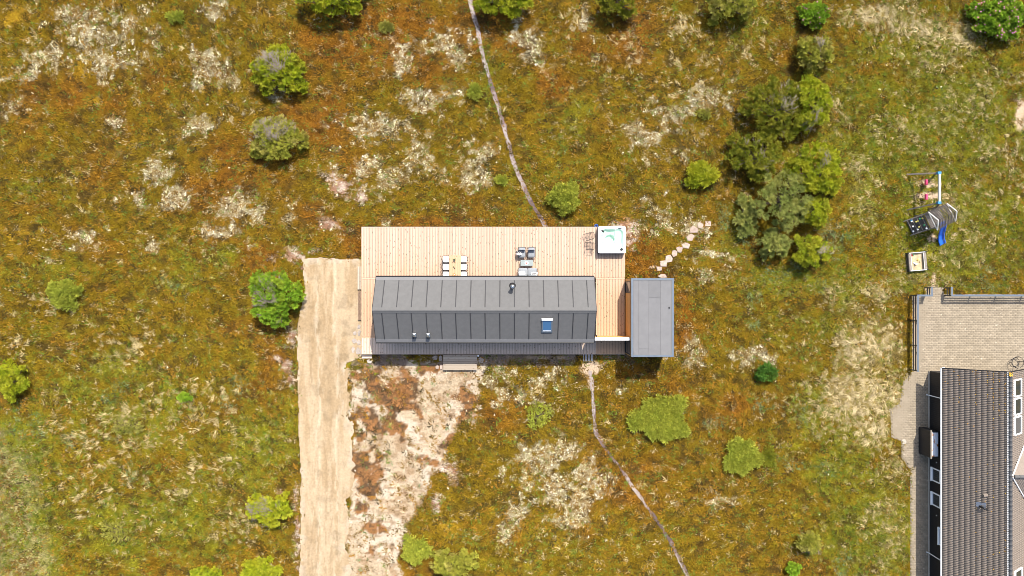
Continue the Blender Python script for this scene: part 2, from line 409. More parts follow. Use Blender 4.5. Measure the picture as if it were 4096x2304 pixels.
RUST = [(1000,60,260,70,.9),(960,150,160,80,.8),(830,280,110,110,.7),(560,440,200,110,.5),(780,540,120,60,.6),(1500,100,120,110,.75),(1450,200,110,70,.6),(1600,60,60,40,.7),(900,590,70,50,.8),(1040,560,150,16,.85),(1330,560,90,14,.7),(1600,640,50,60,1.2),(1640,690,70,24,1.2),(1720,800,26,100,1.1),(1590,930,70,40,.9),
 (1720,960,80,50,.6),(1560,1200,120,80,.45),(1720,1330,160,70,.4),(1350,1400,80,50,.4),(700,880,60,60,.5),(620,960,60,60,.5),(1260,1060,50,70,.6),(1850,1000,80,60,.35),(2100,400,60,40,.2),(300,430,160,100,.35),(200,260,160,80,.4),(640,660,80,40,.5),(1650,820,30,30,.6)]
PINK = [(745,640,50,25),(830,565,35,22),(720,925,18,22),(735,850,18,30),(700,905,16,14),(860,470,45,35),(905,495,20,18),(850,440,18,12),(1590,590,22,45),(1570,565,30,10),(730,960,14,14),(745,1250,8,60),(748,1340,8,90),(1100,1260,30,40,.8),(1130,1170,25,50,.8),(1170,1010,30,30,.5),(1190,1040,26,40,.5),(700,1240,22,10,.7),(780,680,28,18),(1990,1180,16,8,.8),(1330,690,2,2)]
SAND = [(2330,463,34,12,1.1),(2335,492,40,13,1.1),(2568,290,22,50,1.1),(2345,600,22,14,.9),(2340,640,30,12,.8),(2295,650,30,22,.6),(2350,700,8,22,.9),(2400,590,18,12,.8),(1485,925,36,22,1.2),(1485,950,10,30,1.0),(1625,620,20,30,.4),(1640,672,20,6,1.),(1745,1110,18,12,.6),(1990,1180,10,6,.8),(2340,725,24,8,1.),(2350,180,30,10,.3),(1380,900,120,9,.8),(1310,905,30,12,.6),(2080,1060,10,8,.6),(0,1090,8,12,.6),(10,1310,16,30,.5),(20,1200,20,40,.4)]
YELL = [(40,40,60,30),(200,170,60,30),(250,250,40,20),(60,600,60,60,.7),(250,620,60,30,.7),(1450,1290,120,110,.5),(1150,1330,90,80,.6),(1400,420,80,80,.4),(1560,330,60,60,.4),(120,330,100,60,.5),(720,700,40,40,.6),(560,860,60,40,.4)]
BARE = [d2w(a, b) for a, b in [(873,935),(930,915),(1000,908),(1110,908),(1225,903),(1218,950),(1200,1020),(1140,1090),(1112,1170),(1072,1230),(1042,1290),(1012,1400),(1000,1600),(850,1600),(880,1250),(890,1080)]]
BROWNPATCH = [(1000,990,90,60,1.25),(940,960,50,40,1.1),(960,1070,55,40,1.1),(925,1150,50,60,1.0),(1080,960,30,40,.8),(1185,1040,30,60,1.3),(930,1220,40,50,.7),(985,1010,60,40,1.),(1130,1130,22,80,.8),(900,1080,20,50,.5),(1060,1330,30,60,.6),(940,1290,60,60,.55)]
PATH1 = [d2w(a, b) for a, b in [(1175,-60),(1183,0),(1200,70),(1216,150),(1238,215),(1255,270),(1272,340),(1290,400),(1310,455),(1335,505),(1360,545),(1374,572)]]
PATH2 = [d2w(a, b) for a, b in [(1485,935),(1490,970),(1493,1040),(1500,1090),(1530,1140),(1570,1190),(1600,1235),(1640,1290),(1680,1350),(1710,1410),(1730,1449),(1770,1540)]]
def drive_sd(x, y):
    px = 2048+x*PPM; py = 1152-y*PPM
    xl = np.interp(py, [1000, 1035, 1150, 1300, 1480, 1600, 1900, 2304, 2600], [1240, 1208, 1220, 1192, 1190, 1190, 1203, 1200, 1200])
    xr = np.interp(py, [1000, 1425, 1450, 1600, 1750, 2000, 2304, 2600], [1452, 1450, 1395, 1385, 1425, 1400, 1385, 1385])
    n = (fbm(x, y, .9, 4, 31)-.5)
    return np.minimum(np.minimum((px-xl)/PPM+n*.30, (xr-px)/PPM+n*1.3*sstep(1430, 1480, py)+n*.2), (py-1032)/PPM+n*.42)
PAVE = [S2W(*p) for p in [(3649,1183),(3700,1183),(3704,1148),(3770,1148),(3774,1176),(4400,1176),(4400,1560),(3715,1560),(3715,2700),(3643,2700),(3640,1880),(3606,1830),(3604,1765),(3566,1750),(3560,1635),(3600,1610),(3612,1530),(3640,1490),(3649,1484)]]
DECKR = (*S2W(1447, 1417), *S2W(2499, 908))
def inrect(x, y, x0, y0, x1, y1, m=0.0): return (x > x0-m) & (x < x1+m) & (y > y0-m) & (y < y1+m)
DX0, DX1, DY0, DY1 = -11.92, 8.94, -5.255, 4.84
def built(x, y, m=0.0):
    return inrect(x, y, DX0, DY0, DX1, DY1, m) | inrect(x, y, 8.9, -5.2, 12.25, .75, m) | (poly_sd(x, y, PAVE) > -m) | inrect(x, y, 33.2, -30, 60, -6.5, m)
def height(x, y):
    h = (fbm(x, y, 5.0, 4, 61)-.5)*.34+(fbm(x, y, .7, 3, 66)-.5)*.05
    d = np.maximum(np.abs(x+.5)-13.5, np.abs(y+.2)-6.2); w = sstep(-.2, 3.5, d)
    w = w*sstep(.0, 2., -drive_sd(x, y)+.3)*(1-sstep(-2.5, -.3, poly_sd(x, y, PAVE)))*(1-ells(x, y, [(2330,560,90,130,1.)]))
    return h*w*(1-sstep(60, 200, np.hypot(x, y)))
def lichen_m(x, y):
    b = ells(x, y, LICHEN, .85)
    v = b*.60+(fbm(x, y, 1.1, 4, 3)-.5)*1.15+(fbm(x, y, .34, 3, 5)-.5)*1.0
    return sstep(.40, .52, v)*sstep(.03, .2, b)
def bare_m(x, y):
    s = poly_sd(x, y, BARE); n = fbm(x, y, 1.0, 5, 9)-.5
    return sstep(-.12, .12, s+n*1.3)
def ground_col(x, y, big=True):
    """base colour of soil and matted growth, linear"""
    C = lambda r, g, b: np.array([r, g, b])
    def mixc(a, b, m): return a*(1-m[:, None])+b*m[:, None]
    n1 = fbm(x, y, 3.2, 5, 11); n2 = fbm(x, y, .8, 4, 15); n3 = fbm(x*.55, y, .28, 3, 19); n4 = fbm(x, y, 1.6, 4, 23)
    col = np.tile(C(.122, .080, .006), (len(x), 1))
    rust = np.clip(ells(x, y, RUST)*.85+(n1-.5)*1.5+.02, 0, 1)
    col = mixc(col, C(.155, .066, .008), sstep(.0, .75, rust+(n2-.5)*.5))
    col = mixc(col, C(.135, .125, .009), sstep(.30, .8, ells(x, y, GREEN)*1.05+(n4-.5)*1.2+.10))
    col = mixc(col, C(.24, .145, .010), sstep(.55, .85, ells(x, y, YELL)*.35+n4*.55+n2*.35))
    col = mixc(col, C(.040, .027, .009), sstep(.48, .72, n3*.55+n2*.5)*.8)
    col = mixc(col, C(.27, .21, .075), sstep(.45, 1.1, ells(x, y, STRAW)+(n2-.5)*.7)*.6)
    col = mixc(col, C(.34, .30, .20), lichen_m(x, y)*.55)
    pk = sstep(.40, .52, ells(x, y, PINK)*.7+(n2-.5)*.9+(n3-.5)*.6)*sstep(.04, .2, ells(x, y, PINK))
    col = mixc(col, mixc(np.tile(C(.21, .115, .07), (len(x), 1)), C(.37, .295, .235), sstep(.45, .6, n3)), pk)
    sd_ = sstep(.40, .55, ells(x, y, SAND)*.75+(n2-.5)*.6)
    col = mixc(col, C(.40, .30, .20), sd_)
    lawn = ells(x, y, [(20, 1290, 85, 190, 1.0), (60, 1420, 90, 80, 1.)])
    col = mixc(col, C(.26, .235, .11), sstep(.3, .8, lawn+(n2-.5)*.8)*.8)
    b = bare_m(x, y)
    br = sstep(.45, .60, ells(x, y, BROWNPATCH)*.62+(n2-.5)*1.3+(n4-.5)*1.0+.12)
    sandc = mixc(np.tile(C(.335, .26, .17), (len(x), 1)), C(.395, .33, .245), sstep(.4, .6, n4))
    sandc = mixc(sandc, C(.22, .14, .075), sstep(.50, .62, n3*.6+n2*.4)*.75)
    brc = mixc(np.tile(C(.20, .095, .035), (len(x), 1)), C(.085, .05, .025), sstep(.45, .6, n3))
    col = mixc(col, mixc(sandc, brc, br), b)
    under = inrect(x, y, DX0, DY0, DX1, DY1, .9)
    col = np.where((under & (y < -5.0))[:, None], mixc(col, C(.17, .13, .10), sstep(.38, .6, n2)), col)
    col = np.where(inrect(x, y, DX0+.1, DY0+.1, DX1-.1, DY1-.1)[:, None], C(.10, .08, .06), col)
    return col

# ------------------------------------------------------------------ ground
t = NT('heath_ground'); a = t.n('ShaderNodeAttribute', attribute_name='soil'); v = t.pos()
f = t.ramp(t.noise(v, 7.0, 6, .7), [(.28, .62), (.5, 1.), (.72, 1.38)])
t.bump(t.noise(v, 9, 5, .7), .06, .8)
M['ground'] = t.fin(t.mix(1., a.outputs['Color'], f, 'MULTIPLY'), .95, 0, .1)
gx = np.concatenate([[-4000, -1200, -400, -160, -90, -64], np.linspace(-50, 50, 801), [64, 90, 160, 400, 1200, 4000]])
gy = np.concatenate([[-4000, -1200, -400, -160, -80, -44], np.linspace(-30, 30, 481), [44, 80, 160, 400, 1200, 4000]])
GX, GY = np.meshgrid(gx, gy, indexing='ij'); X = GX.ravel(); Y = GY.ravel()
Z = height(X, Y)
Z = Z-np.where(bare_m(X, Y) > .5, .015, 0)-sstep(.3, .0, np.abs(line_d(X, Y, PATH1)))*.05-sstep(.3, .0, np.abs(line_d(X, Y, PATH2)))*.05
Z = np.where(inrect(X, Y, DX0, DY0, DX1, DY1, .1), -.02, Z)
nx, ny = len(gx), len(gy); I = np.arange(nx*ny).reshape(nx, ny)
F = np.stack([I[:-1, :-1], I[1:, :-1], I[1:, 1:], I[:-1, 1:]], -1).reshape(-1, 4)
soil = np.ones((len(X), 4)); soil[:, :3] = ground_col(X, Y)
me = np_mesh('ground', np.stack([X, Y, Z], 1), F, M['ground'], True, [('soil', 'FLOAT_COLOR', 'POINT', soil)])
g = link('ground', me); props(g, 'brown and olive heath ground with bare sandy soil', 'ground', kind='structure')

def patch(name, label, sdf, x0, x1, y0, y1, step, colf, dz=.012, rough=.95, crown=None):
    xs = np.arange(x0, x1, step); ys = np.arange(y0, y1, step)
    A, B = np.meshgrid(xs, ys, indexing='ij'); a = A.ravel(); b = B.ravel()
    s = sdf(a, b); keepv = (s > 0).reshape(A.shape)
    ii = np.arange(A.size).reshape(A.shape)
    fm = keepv[:-1, :-1] & keepv[1:, :-1] & keepv[1:, 1:] & keepv[:-1, 1:]
    F = np.stack([ii[:-1, :-1], ii[1:, :-1], ii[1:, 1:], ii[:-1, 1:]], -1)[fm]
    used = np.unique(F); mp = np.full(A.size, -1); mp[used] = np.arange(len(used))
    a = a[used]; b = b[used]; s = s[used]; F = mp[F]
    z = height(a, b)+dz+(crown(a, b, s) if crown is not None else 0)
    col = np.ones((len(a), 4)); col[:, :3] = colf(a, b, s)
    me = np_mesh(name, np.stack([a, b, z], 1), F, M['ground2'], True, [('soil', 'FLOAT_COLOR', 'POINT', col)])
    o = link(name, me); return props(o, label, name.replace('_', ' '), kind='structure')
t = NT('packed_sand'); a = t.n('ShaderNodeAttribute', attribute_name='soil'); v = t.pos()
f = t.ramp(t.noise(v, 6.0, 6, .65), [(.3, .86), (.5, 1.), (.7, 1.13)])
t.bump(t.noise(v, 8, 5, .65), .03, .6)
M['ground2'] = t.fin(t.mix(1., a.outputs['Color'], f, 'MULTIPLY'), .95, 0, .1)

def lerp3(a, b, m): return np.asarray(a)*(1-m[:, None])+np.asarray(b)*m[:, None]
def drive_col(a, b, s):
    n1 = fbm(a*2.2, b*.35, 1.0, 5, 41); n2 = fbm(a, b, .7, 4, 45); n3 = fbm(a*3, b*.6, .5, 3, 49)
    c = lerp3((.285, .205, .118), (.345, .262, .165), sstep(.35, .65, n1))
    c = c*(1-sstep(.55, .75, n2)[:, None]*.20)
    px = 2048+a*PPM
    w = sstep(.40, .55, n3)
    for cx in (1275, 1345): c = lerp3(c, (.42, .345, .24), np.exp(-((px-cx-(fbm(a*0, b, 3, 2, 3)-.5)*26)/9)**2)*.6*w)
    for cx in (1250, 1300, 1322): c = lerp3(c, (.225, .155, .085), np.exp(-((px-cx-(fbm(a*0, b, 2.5, 2, 8)-.5)*26)/7)**2)*.55*(1-w))
    m = sstep(.7, .0, s)*sstep(.45, .62, n2)
    return lerp3(c, (.40, .33, .245), m*.7)
def drive_z(a, b, s):
    px = 2048+a*PPM
    z = np.zeros_like(a)
    for cx in (1262, 1345): z = z-.03*np.exp(-((px-cx-(fbm(a*0, b, 3, 2, 3)-.5)*20)/10)**2)+.018*np.exp(-((px-cx-18)/8)**2)
    return z*sstep(0, .4, s)+(fbm(a, b, .35, 3, 52)-.5)*.04*sstep(0, .3, s)
patch('driveway', 'packed pale sand driveway with tyre tracks leading to the wooden deck', drive_sd, -17.6, -11.7, -27, 2.7, .06, drive_col, .06, crown=drive_z)
def path_col(a, b, s, P_, seed):
    d = line_d(a, b, P_); n = fbm(a, b, .5, 4, seed); n2 = fbm(a*.4, b*.4, .8, 3, seed+5)
    c = lerp3((.15, .105, .098), (.25, .195, .19), sstep(.4, .6, n))
    c = lerp3(c, (.29, .24, .215), sstep(.45, .58, n2+d*.75+(n-.5)*.35))
    return lerp3(c, (.075, .05, .05), sstep(.60, .68, 1-n2+(n-.5)*.3)*.8)
for P_, seed, lab, bb, w0 in ((PATH1, 71, 'narrow trodden path of grey soil running from the deck edge between the pines', (-16, -11, 4.75, 27), .19), (PATH2, 77, 'narrow trodden path of grey soil curving away from the metal grate step', (8, 20, -26, -5.5), .165)):
    xs = [p[0] for p in P_]
    sdf = lambda x, y, P_=P_, seed=seed, w0=w0: w0-np.abs(line_d(x, y, P_)+(fbm(x, y, 1.6, 2, seed+9)-.5)*.16)+(fbm(x, y, .5, 3, seed+3)-.5)*.20
    patch('footpath', lab, sdf, min(xs)-.6, max(xs)+.6, max(-27, bb[2]), min(27, bb[3]), .05, lambda a, b, s, P_=P_, seed=seed: path_col(a, b, s, P_, seed), .02)

# ------------------------------------------------------------------ paved terrace beside the black house
terr = thing('paved_terrace', 'beige paved terrace and path beside the black house', 'terrace', (36, -3, 0)); terr['kind'] = 'structure'
mb = MB(); mb.prism(PAVE[::-1], -.12, .012); mb.build('paving_base', M['joint_sand'], terr)
PL, PW, GAPP = .28, .14, .005
cells = []
ys = np.arange(-27.5, .3, PW)
for r, y in enumerate(ys):
    for x in np.arange(29.6, 46.5, PL):
        cells.append((x+(PL/2 if r % 2 else 0), y))
cells = np.array(cells); s = poly_sd(cells[:, 0], cells[:, 1], PAVE)
inhouse = inrect(cells[:, 0], cells[:, 1], 33.45, -30, 60, -6.75)
cells = cells[(s > .05) & ~inhouse]
cells = cells[np.argsort(np.hypot(cells[:, 0], cells[:, 1]))]
pm = MB(); pm.box((0, 0, .02), (PL-GAPP, PW-GAPP, .05), 0, .006); pme = pm.mesh('paver', M['paver'])
for k, (x, y) in enumerate(cells[:300]):
    o = link('paver', pme, terr, (x-36, y+3, random.uniform(-.003, .003)+.0))
    o.rotation_euler = (random.uniform(-.006, .006), random.uniform(-.006, .006), random.uniform(-.008, .008))
rest = cells[300:]; n = len(rest)
bv = np.array(pm.v); bf = np.array([f for f in pm.f])
V = (bv[None]+np.concatenate([rest-np.array([36, -3]), rng.uniform(-.003, .003, (n, 1))], 1)[:, None]).reshape(-1, 3)
Fp = (bf[None]+(np.arange(n)*len(bv))[:, None, None]).reshape(-1, 4)
vary = np.repeat(rng.uniform(-.5, .6, n), len(bv))
o = link('pavers', np_mesh('pavers', V, Fp, M['paver'], False, [('vary', 'FLOAT', 'POINT', vary)]), terr); o['kind'] = 'stuff'
# manhole
mc = MB(); c = P(3614, 1766); mc.lathe((c[0], c[1], .03), [(.20, 0), (.20, .03), (.18, .036), (.17, .03), (.03, .03)], 24)
props(mc.build('manhole_cover', M['concrete']), 'round concrete manhole cover set in the paved path', 'manhole cover')

# ------------------------------------------------------------------ wooden deck
DZ = .45
def plank_mesh(w, l, name='plank', mat=None, th=.028):
    m = MB(); m.box((0, 0, -th/2), (w, l, th), 0, .003); return m.mesh(name, mat)
def plank_row(parent, x0, x1, y0, y1, mat, pitch=.122):
    n = max(1, round((x1-x0)/pitch)); p = (x1-x0)/n; me = plank_mesh(p-.017, y1-y0-.006, 'plank', mat)
    og = ORG[parent]
    for i in range(n):
        o = link('plank', me, parent, (x0+(i+.5)*p-og.x, (y0+y1)/2-og.y+random.uniform(-.003, .003), DZ-og.z+random.uniform(-.002, .0)))
def yk(py, z=DZ): return P(0, py, z)[1]
def xk(px, z=DZ): return P(px, 0, z)[0]
J1, J2 = yk(1117), yk(1352)
XR = xk(2383); XL = xk(1513)
deck = thing('terrace_deck', 'pale pine plank terrace deck along the sunny side of the grey roofed house', 'deck', (-1.5, 2.7, 0))
plank_row(deck, DX0, DX1, J1+.13, DY1-.03, M['deck'])
plank_row(deck, XR, DX1, DY0+.03, J1-.004, M['deck'])
plank_row(deck, DX0, XL, J2+.13, J1-.004, M['deck'])
def hplank(parent, x0, x1, y, mat):
    me = MB().box((0, 0, -.014), (x1-x0, .118, .028), 0, .003).mesh('joint_plank', mat)
    link('joint_plank', me, parent, ((x0+x1)/2-ORG[parent].x, y-ORG[parent].y, DZ+.001))
hplank(deck, DX0, XL, J1+.064, M['deck']); hplank(deck, XR, DX1, J1+.064, M['deck']); hplank(deck, DX0, XL, J2+.064, M['deck'])
mb = MB(); mb.box((-1.49, DY1-.008, DZ-.055), (DX1-DX0+.05, .038, .13)); mb.build('edge_board', M['deck2'], deck)
mb = MB(); mb.box((DX0-.016, (DY1+DY0)/2, DZ-.09), (.03, DY1-DY0-.05, .16)); mb.box((DX1+.014, (DY1+.2+.8)/2, DZ-.09), (.028, DY1-.8, .16)); mb.build('side_fascia', M['fascia'], deck)
mb = MB()
for y in np.arange(DY0+.3, DY1, .6): mb.box((-1.5, y, DZ-.13), (DX1-DX0-.1, .045, .17))
for x in np.arange(DX0+.3, DX1, 2.2):
    for y in (DY1-.35, 3.0, 1.0, -4.95): mb.box((x, y, DZ/2-.12), (.1, .1, DZ-.1))
mb.build('joists', M['dark_wood'], deck)
walk = thing('walkway_deck', 'narrow shaded plank walkway deck behind the house', 'deck', (-2.5, -4.6, 0))
plank_row(walk, DX0, XR, DY0+.03, J2-.004, M['deck2'])
mb = MB(); mb.box((-1.49, DY0+.012, DZ-.055), (DX1-DX0+.05, .034, .13)); mb.build('edge_board', M['deck2'], walk)

def step(name, label, px0, py0, px1, py1, z, n, mat, along='X', group=None, legs=True):
    x0, y1, _ = P(px0, py0, z); x1, y0, _ = P(px1, py1, z)
    o = thing(name, label, 'step', ((x0+x1)/2, (y0+y1)/2, 0), 0, group)
    if along == 'X':
        p = (y1-y0)/n; me = MB().box((0, 0, 0), (x1-x0, p-.012, .04), 0, .005).mesh('plank', mat)
        for i in range(n): link('plank', me, o, (random.uniform(-.006, .006), y0+(i+.5)*p-(y0+y1)/2, z-.02))
    else:
        p = (x1-x0)/n; me = MB().box((0, 0, 0), (p-.012, y1-y0, .04), 0, .005).mesh('plank', mat)
        for i in range(n): link('plank', me, o, (x0+(i+.5)*p-(x0+x1)/2, random.uniform(-.006, .006), z-.02))
    m = MB()
    for sx in (-.46, .46):
        m.box((sx*(x1-x0), 0, (z-.04)/2-.01), (.05 if along == 'X' else .04, (y1-y0)*.94, z-.045))
    m.build('riser_frame', M['dark_wood'], o, world=False)
    return o
step('wooden_steps', 'broad grey weathered plank step platform at the shaded walkway', 1773, 1419, 1908, 1481, .24, 7, M['grey_wood'])
step('side_step', 'grey weathered plank step at the driveway edge, beside the terrace planks', 1430, 1066, 1446, 1158, .22, 2, M['grey_wood'], 'Y')
step('side_step', 'brown weathered plank step at the driveway edge, next to the flagstones', 1432, 1165, 1446, 1281, .20, 2, M['dark_wood'], 'Y')
step('corner_step', 'small pale plank step under the deck corner by the driveway', 1447, 1420, 1487, 1434, .16, 2, M['deck2'])
# metal grate step
c = P(2353, 1430, .25)
gs = thing('grate_step', 'galvanised metal grating step below the walkway', 'step', (c[0], c[1], 0))
for i in range(7): MB().box((-.36+i*.12, 0, .24), (.035, .56, .05)).build('slat', M['steel'], gs, world=False)
mb = MB()
for y in (-.28, .28): mb.box((0, y, .235), (.80, .03, .07))
for x in (-.36, .36):
    for y in (-.25, .25): mb.box((x, y, .1), (.04, .04, .22))
mb.build('frame', M['zinc'], gs, world=False)

# ------------------------------------------------------------------ grey roofed holiday house
EX0, EX1, EY0, EY1, EZ, RZ_ = -10.27, 6.21, -4.08, .83, 3.05, 4.45
RY = (EY0+EY1)/2; HB = EY1-RY; SL = math.hypot(HB, RZ_-EZ); ANG = math.atan2(RZ_-EZ, HB)
house = thing('holiday_house', 'long holiday house with grey felt gable roof and raised seams', 'house', ((EX0+EX1)/2, RY, 0))
WX0, WX1, WY0, WY1 = EX0+.3, EX1-.3, EY0+.42, EY1-.42
wl = MB(); wl.box(((WX0+WX1)/2, RY, (EZ+.3)/2-.02), (WX1-WX0, WY1-WY0, EZ-.3))
wz = EZ-.02-.0; gz = EZ+(RZ_-EZ)*(1-0)  # gables
for x, s_ in ((WX0, -1), (WX1, 1)):
    yy = WY1-RY; zt = RZ_-.14; zb = RZ_-.14-(RZ_-EZ)*yy/HB
    wl.add([(x-.05, RY-yy, 2.6), (x-.05, RY+yy, 2.6), (x-.05, RY+yy, zb), (x-.05, RY, zt), (x-.05, RY-yy, zb), (x+.05, RY-yy, 2.6), (x+.05, RY+yy, 2.6), (x+.05, RY+yy, zb), (x+.05, RY, zt), (x+.05, RY-yy, zb)],
           [(0, 1, 2, 3, 4), (9, 8, 7, 6, 5), (0, 5, 6, 1), (1, 6, 7, 2), (2, 7, 8, 3), (3, 8, 9, 4), (4, 9, 5, 0)])
wl.build('wall', M['house_wall'], house)
for cx, w in ((-8.3, 1.6), (-5.2, 2.4), (-1.2, 2.4), (2.4, 1.6), (4.9, 1.0)):
    f = MB()
    for a_ in (-1, 1): f.box((cx+a_*w/2, WY1+.03, 1.55), (.08, .08, 2.14))
    for z in (.52, 2.58): f.box((cx, WY1+.03, z), (w, .08, .08))
    fo = f.build('window', M['black'], house); MB().box((cx, WY1+.012, 1.55), (w-.06, .03, 2.0)).build('pane', M['glass'], fo)
for cx, w, z0 in ((-8, 1.0, 1.2), (-4.5, 1.0, .5), (-1, 1.4, 1.2), (3.2, 1.0, .5)):
    f = MB()
    for a_ in (-1, 1): f.box((cx+a_*w/2, WY0-.03, (z0+2.5)/2), (.08, .08, 2.5-z0))
    for z in (z0, 2.5): f.box((cx, WY0-.03, z), (w, .08, .08))
    fo = f.build('window', M['black'], house); MB().box((cx, WY0-.012, (z0+2.5)/2), (w-.06, .03, 2.4-z0)).build('pane', M['glass'], fo)
roof = MB()
yy = HB-.02
roof.add([(EX0+.03, RY-yy, EZ-.15), (EX0+.03, RY+yy, EZ-.15), (EX0+.03, RY, RZ_-.07), (EX0+.03, RY-yy, EZ-.08), (EX0+.03, RY+yy, EZ-.08), (EX1-.03, RY-yy, EZ-.15), (EX1-.03, RY+yy, EZ-.15), (EX1-.03, RY, RZ_-.07), (EX1-.03, RY-yy, EZ-.08), (EX1-.03, RY+yy, EZ-.08)],
         [(0, 1, 4, 2, 3), (5, 8, 7, 9, 6), (0, 5, 6, 1), (1, 6, 9, 4), (4, 9, 7, 2), (2, 7, 8, 3), (3, 8, 5, 0)])
ro = roof.build('roof', M['black'], house)
# panels and seams
sp = 1.087; seams = [EX0+.67+i*sp for i in range(15)]
edges = [EX0]+[s for s in seams if s < EX1-.15]+[EX1]
def slope_obj(name, me, xc, d, side, lift, parent=ro):
    """d = distance down the slope from the ridge, side +1 sunny, -1 shaded"""
    o = link(name, me, parent)
    nrm = Vector((0, side*math.sin(ANG), math.cos(ANG)))
    p = Vector((xc, RY+side*d*math.cos(ANG), RZ_-d*math.sin(ANG)))+nrm*lift
    o.location = p-ORG[parent]; o.rotation_euler = (-side*ANG, 0, 0); return o
FL = .20
for side in (1, -1):
    for a_, b_ in zip(edges[:-1], edges[1:]):
        me = MB().box((0, 0, 0), (b_-a_-.004, SL-.10, .03), 0, .004).mesh('felt_panel', M['felt_s'])
        slope_obj('felt_panel', me, (a_+b_)/2, .10+(SL-.10)/2, side, -.03)
    sm = MB().add([(-.035, -1, 0), (.035, -1, 0), (.018, -1, .05), (-.018, -1, .05), (-.035, 1, 0), (.035, 1, 0), (.018, 1, .05), (-.018, 1, .05)],
                  [(0, 1, 2, 3), (7, 6, 5, 4), (0, 4, 5, 1), (1, 5, 6, 2), (2, 6, 7, 3), (3, 7, 4, 0)])
    ln = SL-.30-.24; sm.v = [(x, y*ln/2, z) for x, y, z in sm.v]; sme = sm.mesh('seam', M['seam'])
    for s_ in edges[1:-1]:
        if side == -1 and (abs(s_-2.55) < .3):
            continue
        slope_obj('seam', sme, s_, .24+ln/2, side, -.018)
    me = MB().box((0, 0, 0), (EX1-EX0+.02, .26, .012), 0, .003).mesh('eave_flashing', M['felt_flat'])
    slope_obj('eave_flashing', me, (EX0+EX1)/2, SL-.13, side, -.007)
    me = MB().box((0, 0, 0), (EX1-EX0+.03, .24, .02), 0, .004).mesh('ridge_flashing', M['felt_s'])
    slope_obj('ridge_flashing', me, (EX0+EX1)/2, .125, side, .002)
    g = MB(); y = RY+side*(HB+.055)
    g.tube([(EX0-.01, y, EZ-.09), (EX1+.01, y, EZ-.09)], .055, 8); g.build('gutter', M['black'], ro)
# ridge lip
mb = MB(); mb.box(((EX0+EX1)/2, RY-.01, RZ_+.012), (EX1-EX0+.02, .07, .03)); mb.build('ridge_cap', M['felt_s'], ro)
for x in (EX0-.012, EX1+.012):
    m = MB()
    for side in (1, -1): m.beam((x, RY, RZ_-.06), (x, RY+side*(HB+.0), EZ-.06), .03, .16, (0, -side*math.sin(ANG), math.cos(ANG)))
    m.build('verge_board', M['black'], ro)
# chimney flue
cx, cy, _ = P(2050, 1146, 4.6); zr = RZ_-abs(cy-RY)*math.tan(ANG)
ch = MB().lathe((cx, cy, 0), [(.30, zr-.14), (.17, zr+.12), (.125, zr+.16), (.125, zr+.78)], 20).build('chimney', M['black'], house, smooth=False)
MB().lathe((cx, cy, 0), [(.13, zr+.78), (.17, zr+.79), (.17, zr+.86), (.10, zr+.93), (.02, zr+.96)], 20).build('chimney_cowl', M['steel'], ch, smooth=True)
# vent hoods on the shaded slope
for px, py in ((1660, 1338), (1715, 1339)):
    x, y, _ = P(px, py, 3.35); z0 = RZ_-abs(y-RY)*math.tan(ANG)
    m = MB(); w, l, h = .13, .17, .34
    m.add([(x-w, y+l, z0+.1), (x+w, y+l, z0+.1), (x+w, y-l, z0-.12), (x-w, y-l, z0-.12), (x-w, y+l*.7, z0+h), (x+w, y+l*.7, z0+h), (x+w, y-l, z0+h*.72), (x-w, y-l, z0+h*.72), (x, y-.02, z0+h+.07)],
          [(0, 3, 2, 1), (0, 1, 5, 4), (1, 2, 6, 5), (2, 3, 7, 6), (3, 0, 4, 7), (4, 5, 8), (5, 6, 8), (6, 7, 8), (7, 4, 8)])
    m.build('roof_vent', M['steel'], house)
# roof window
x0, _, _ = P(2166, 0, 3.65); x1, _, _ = P(2209, 0, 3.65)
xc = (x0+x1)/2; ww = x1-x0; d0, d1 = .72, 1.90; ll = d1-d0
fr_ = MB()
for s_ in (-1, 1): fr_.box((s_*(ww/2-.05), 0, 0), (.10, ll, .12))
for s_ in (-1, 1): fr_.box((0, s_*(ll/2-.05), 0.001), (ww-.19, .10, .12))
wo_ = slope_obj('roof_window', fr_.mesh('roof_window', M['zinc']), xc, (d0+d1)/2, -1, .03, house)
ORG[wo_] = Vector((0, 0, 0))
link('pane', MB().box((0, 0, .035), (ww-.2, ll-.2, .02)).mesh('pane', M['roof_glass']), wo_)
link('shutter_box', MB().box((0, ll/2-.03, .09), (ww+.03, .16, .08), 0, .02).mesh('shutter_box', M['white']), wo_)
link('sill', MB().box((0, -ll/2+.13, .052), (ww-.22, .04, .02)).mesh('sill', M['white']), wo_)

# ------------------------------------------------------------------ flat roofed annex
AX0, AX1, AY0, AY1, AZ = 9.0, 12.23, -5.21, .74, 3.05
annex = thing('annex', 'flat grey roofed annex with orange larch boards', 'annex', ((AX0+AX1)/2, (AY0+AY1)/2, 0))
MB().box(((AX0+AX1)/2, (AY0+AY1)/2, 1.4), (AX1-AX0-.10, AY1-AY0-.10, 2.82)).build('wall', M['house_wall'], annex)
bh = .134; me = {}
for k in range(int(2.5/bh)):
    z = .47+(k+.5)*bh
    for y0, y1 in ((AY0+.02, -5.12), (-4.06, -.38), (.52, AY1-.02)) if z < 2.62 else ((AY0+.02, AY1-.02),):
        ky = (round(y0, 2), round(y1, 2))
        if ky not in me: me[ky] = MB().box((0, 0, 0), (.035, y1-y0, bh-.012), 0, 0).mesh('cladding_board', M['clad'])
        link('cladding_board', me[ky], annex, (AX0+.018-ORG[annex].x, (y0+y1)/2-ORG[annex].y, z))
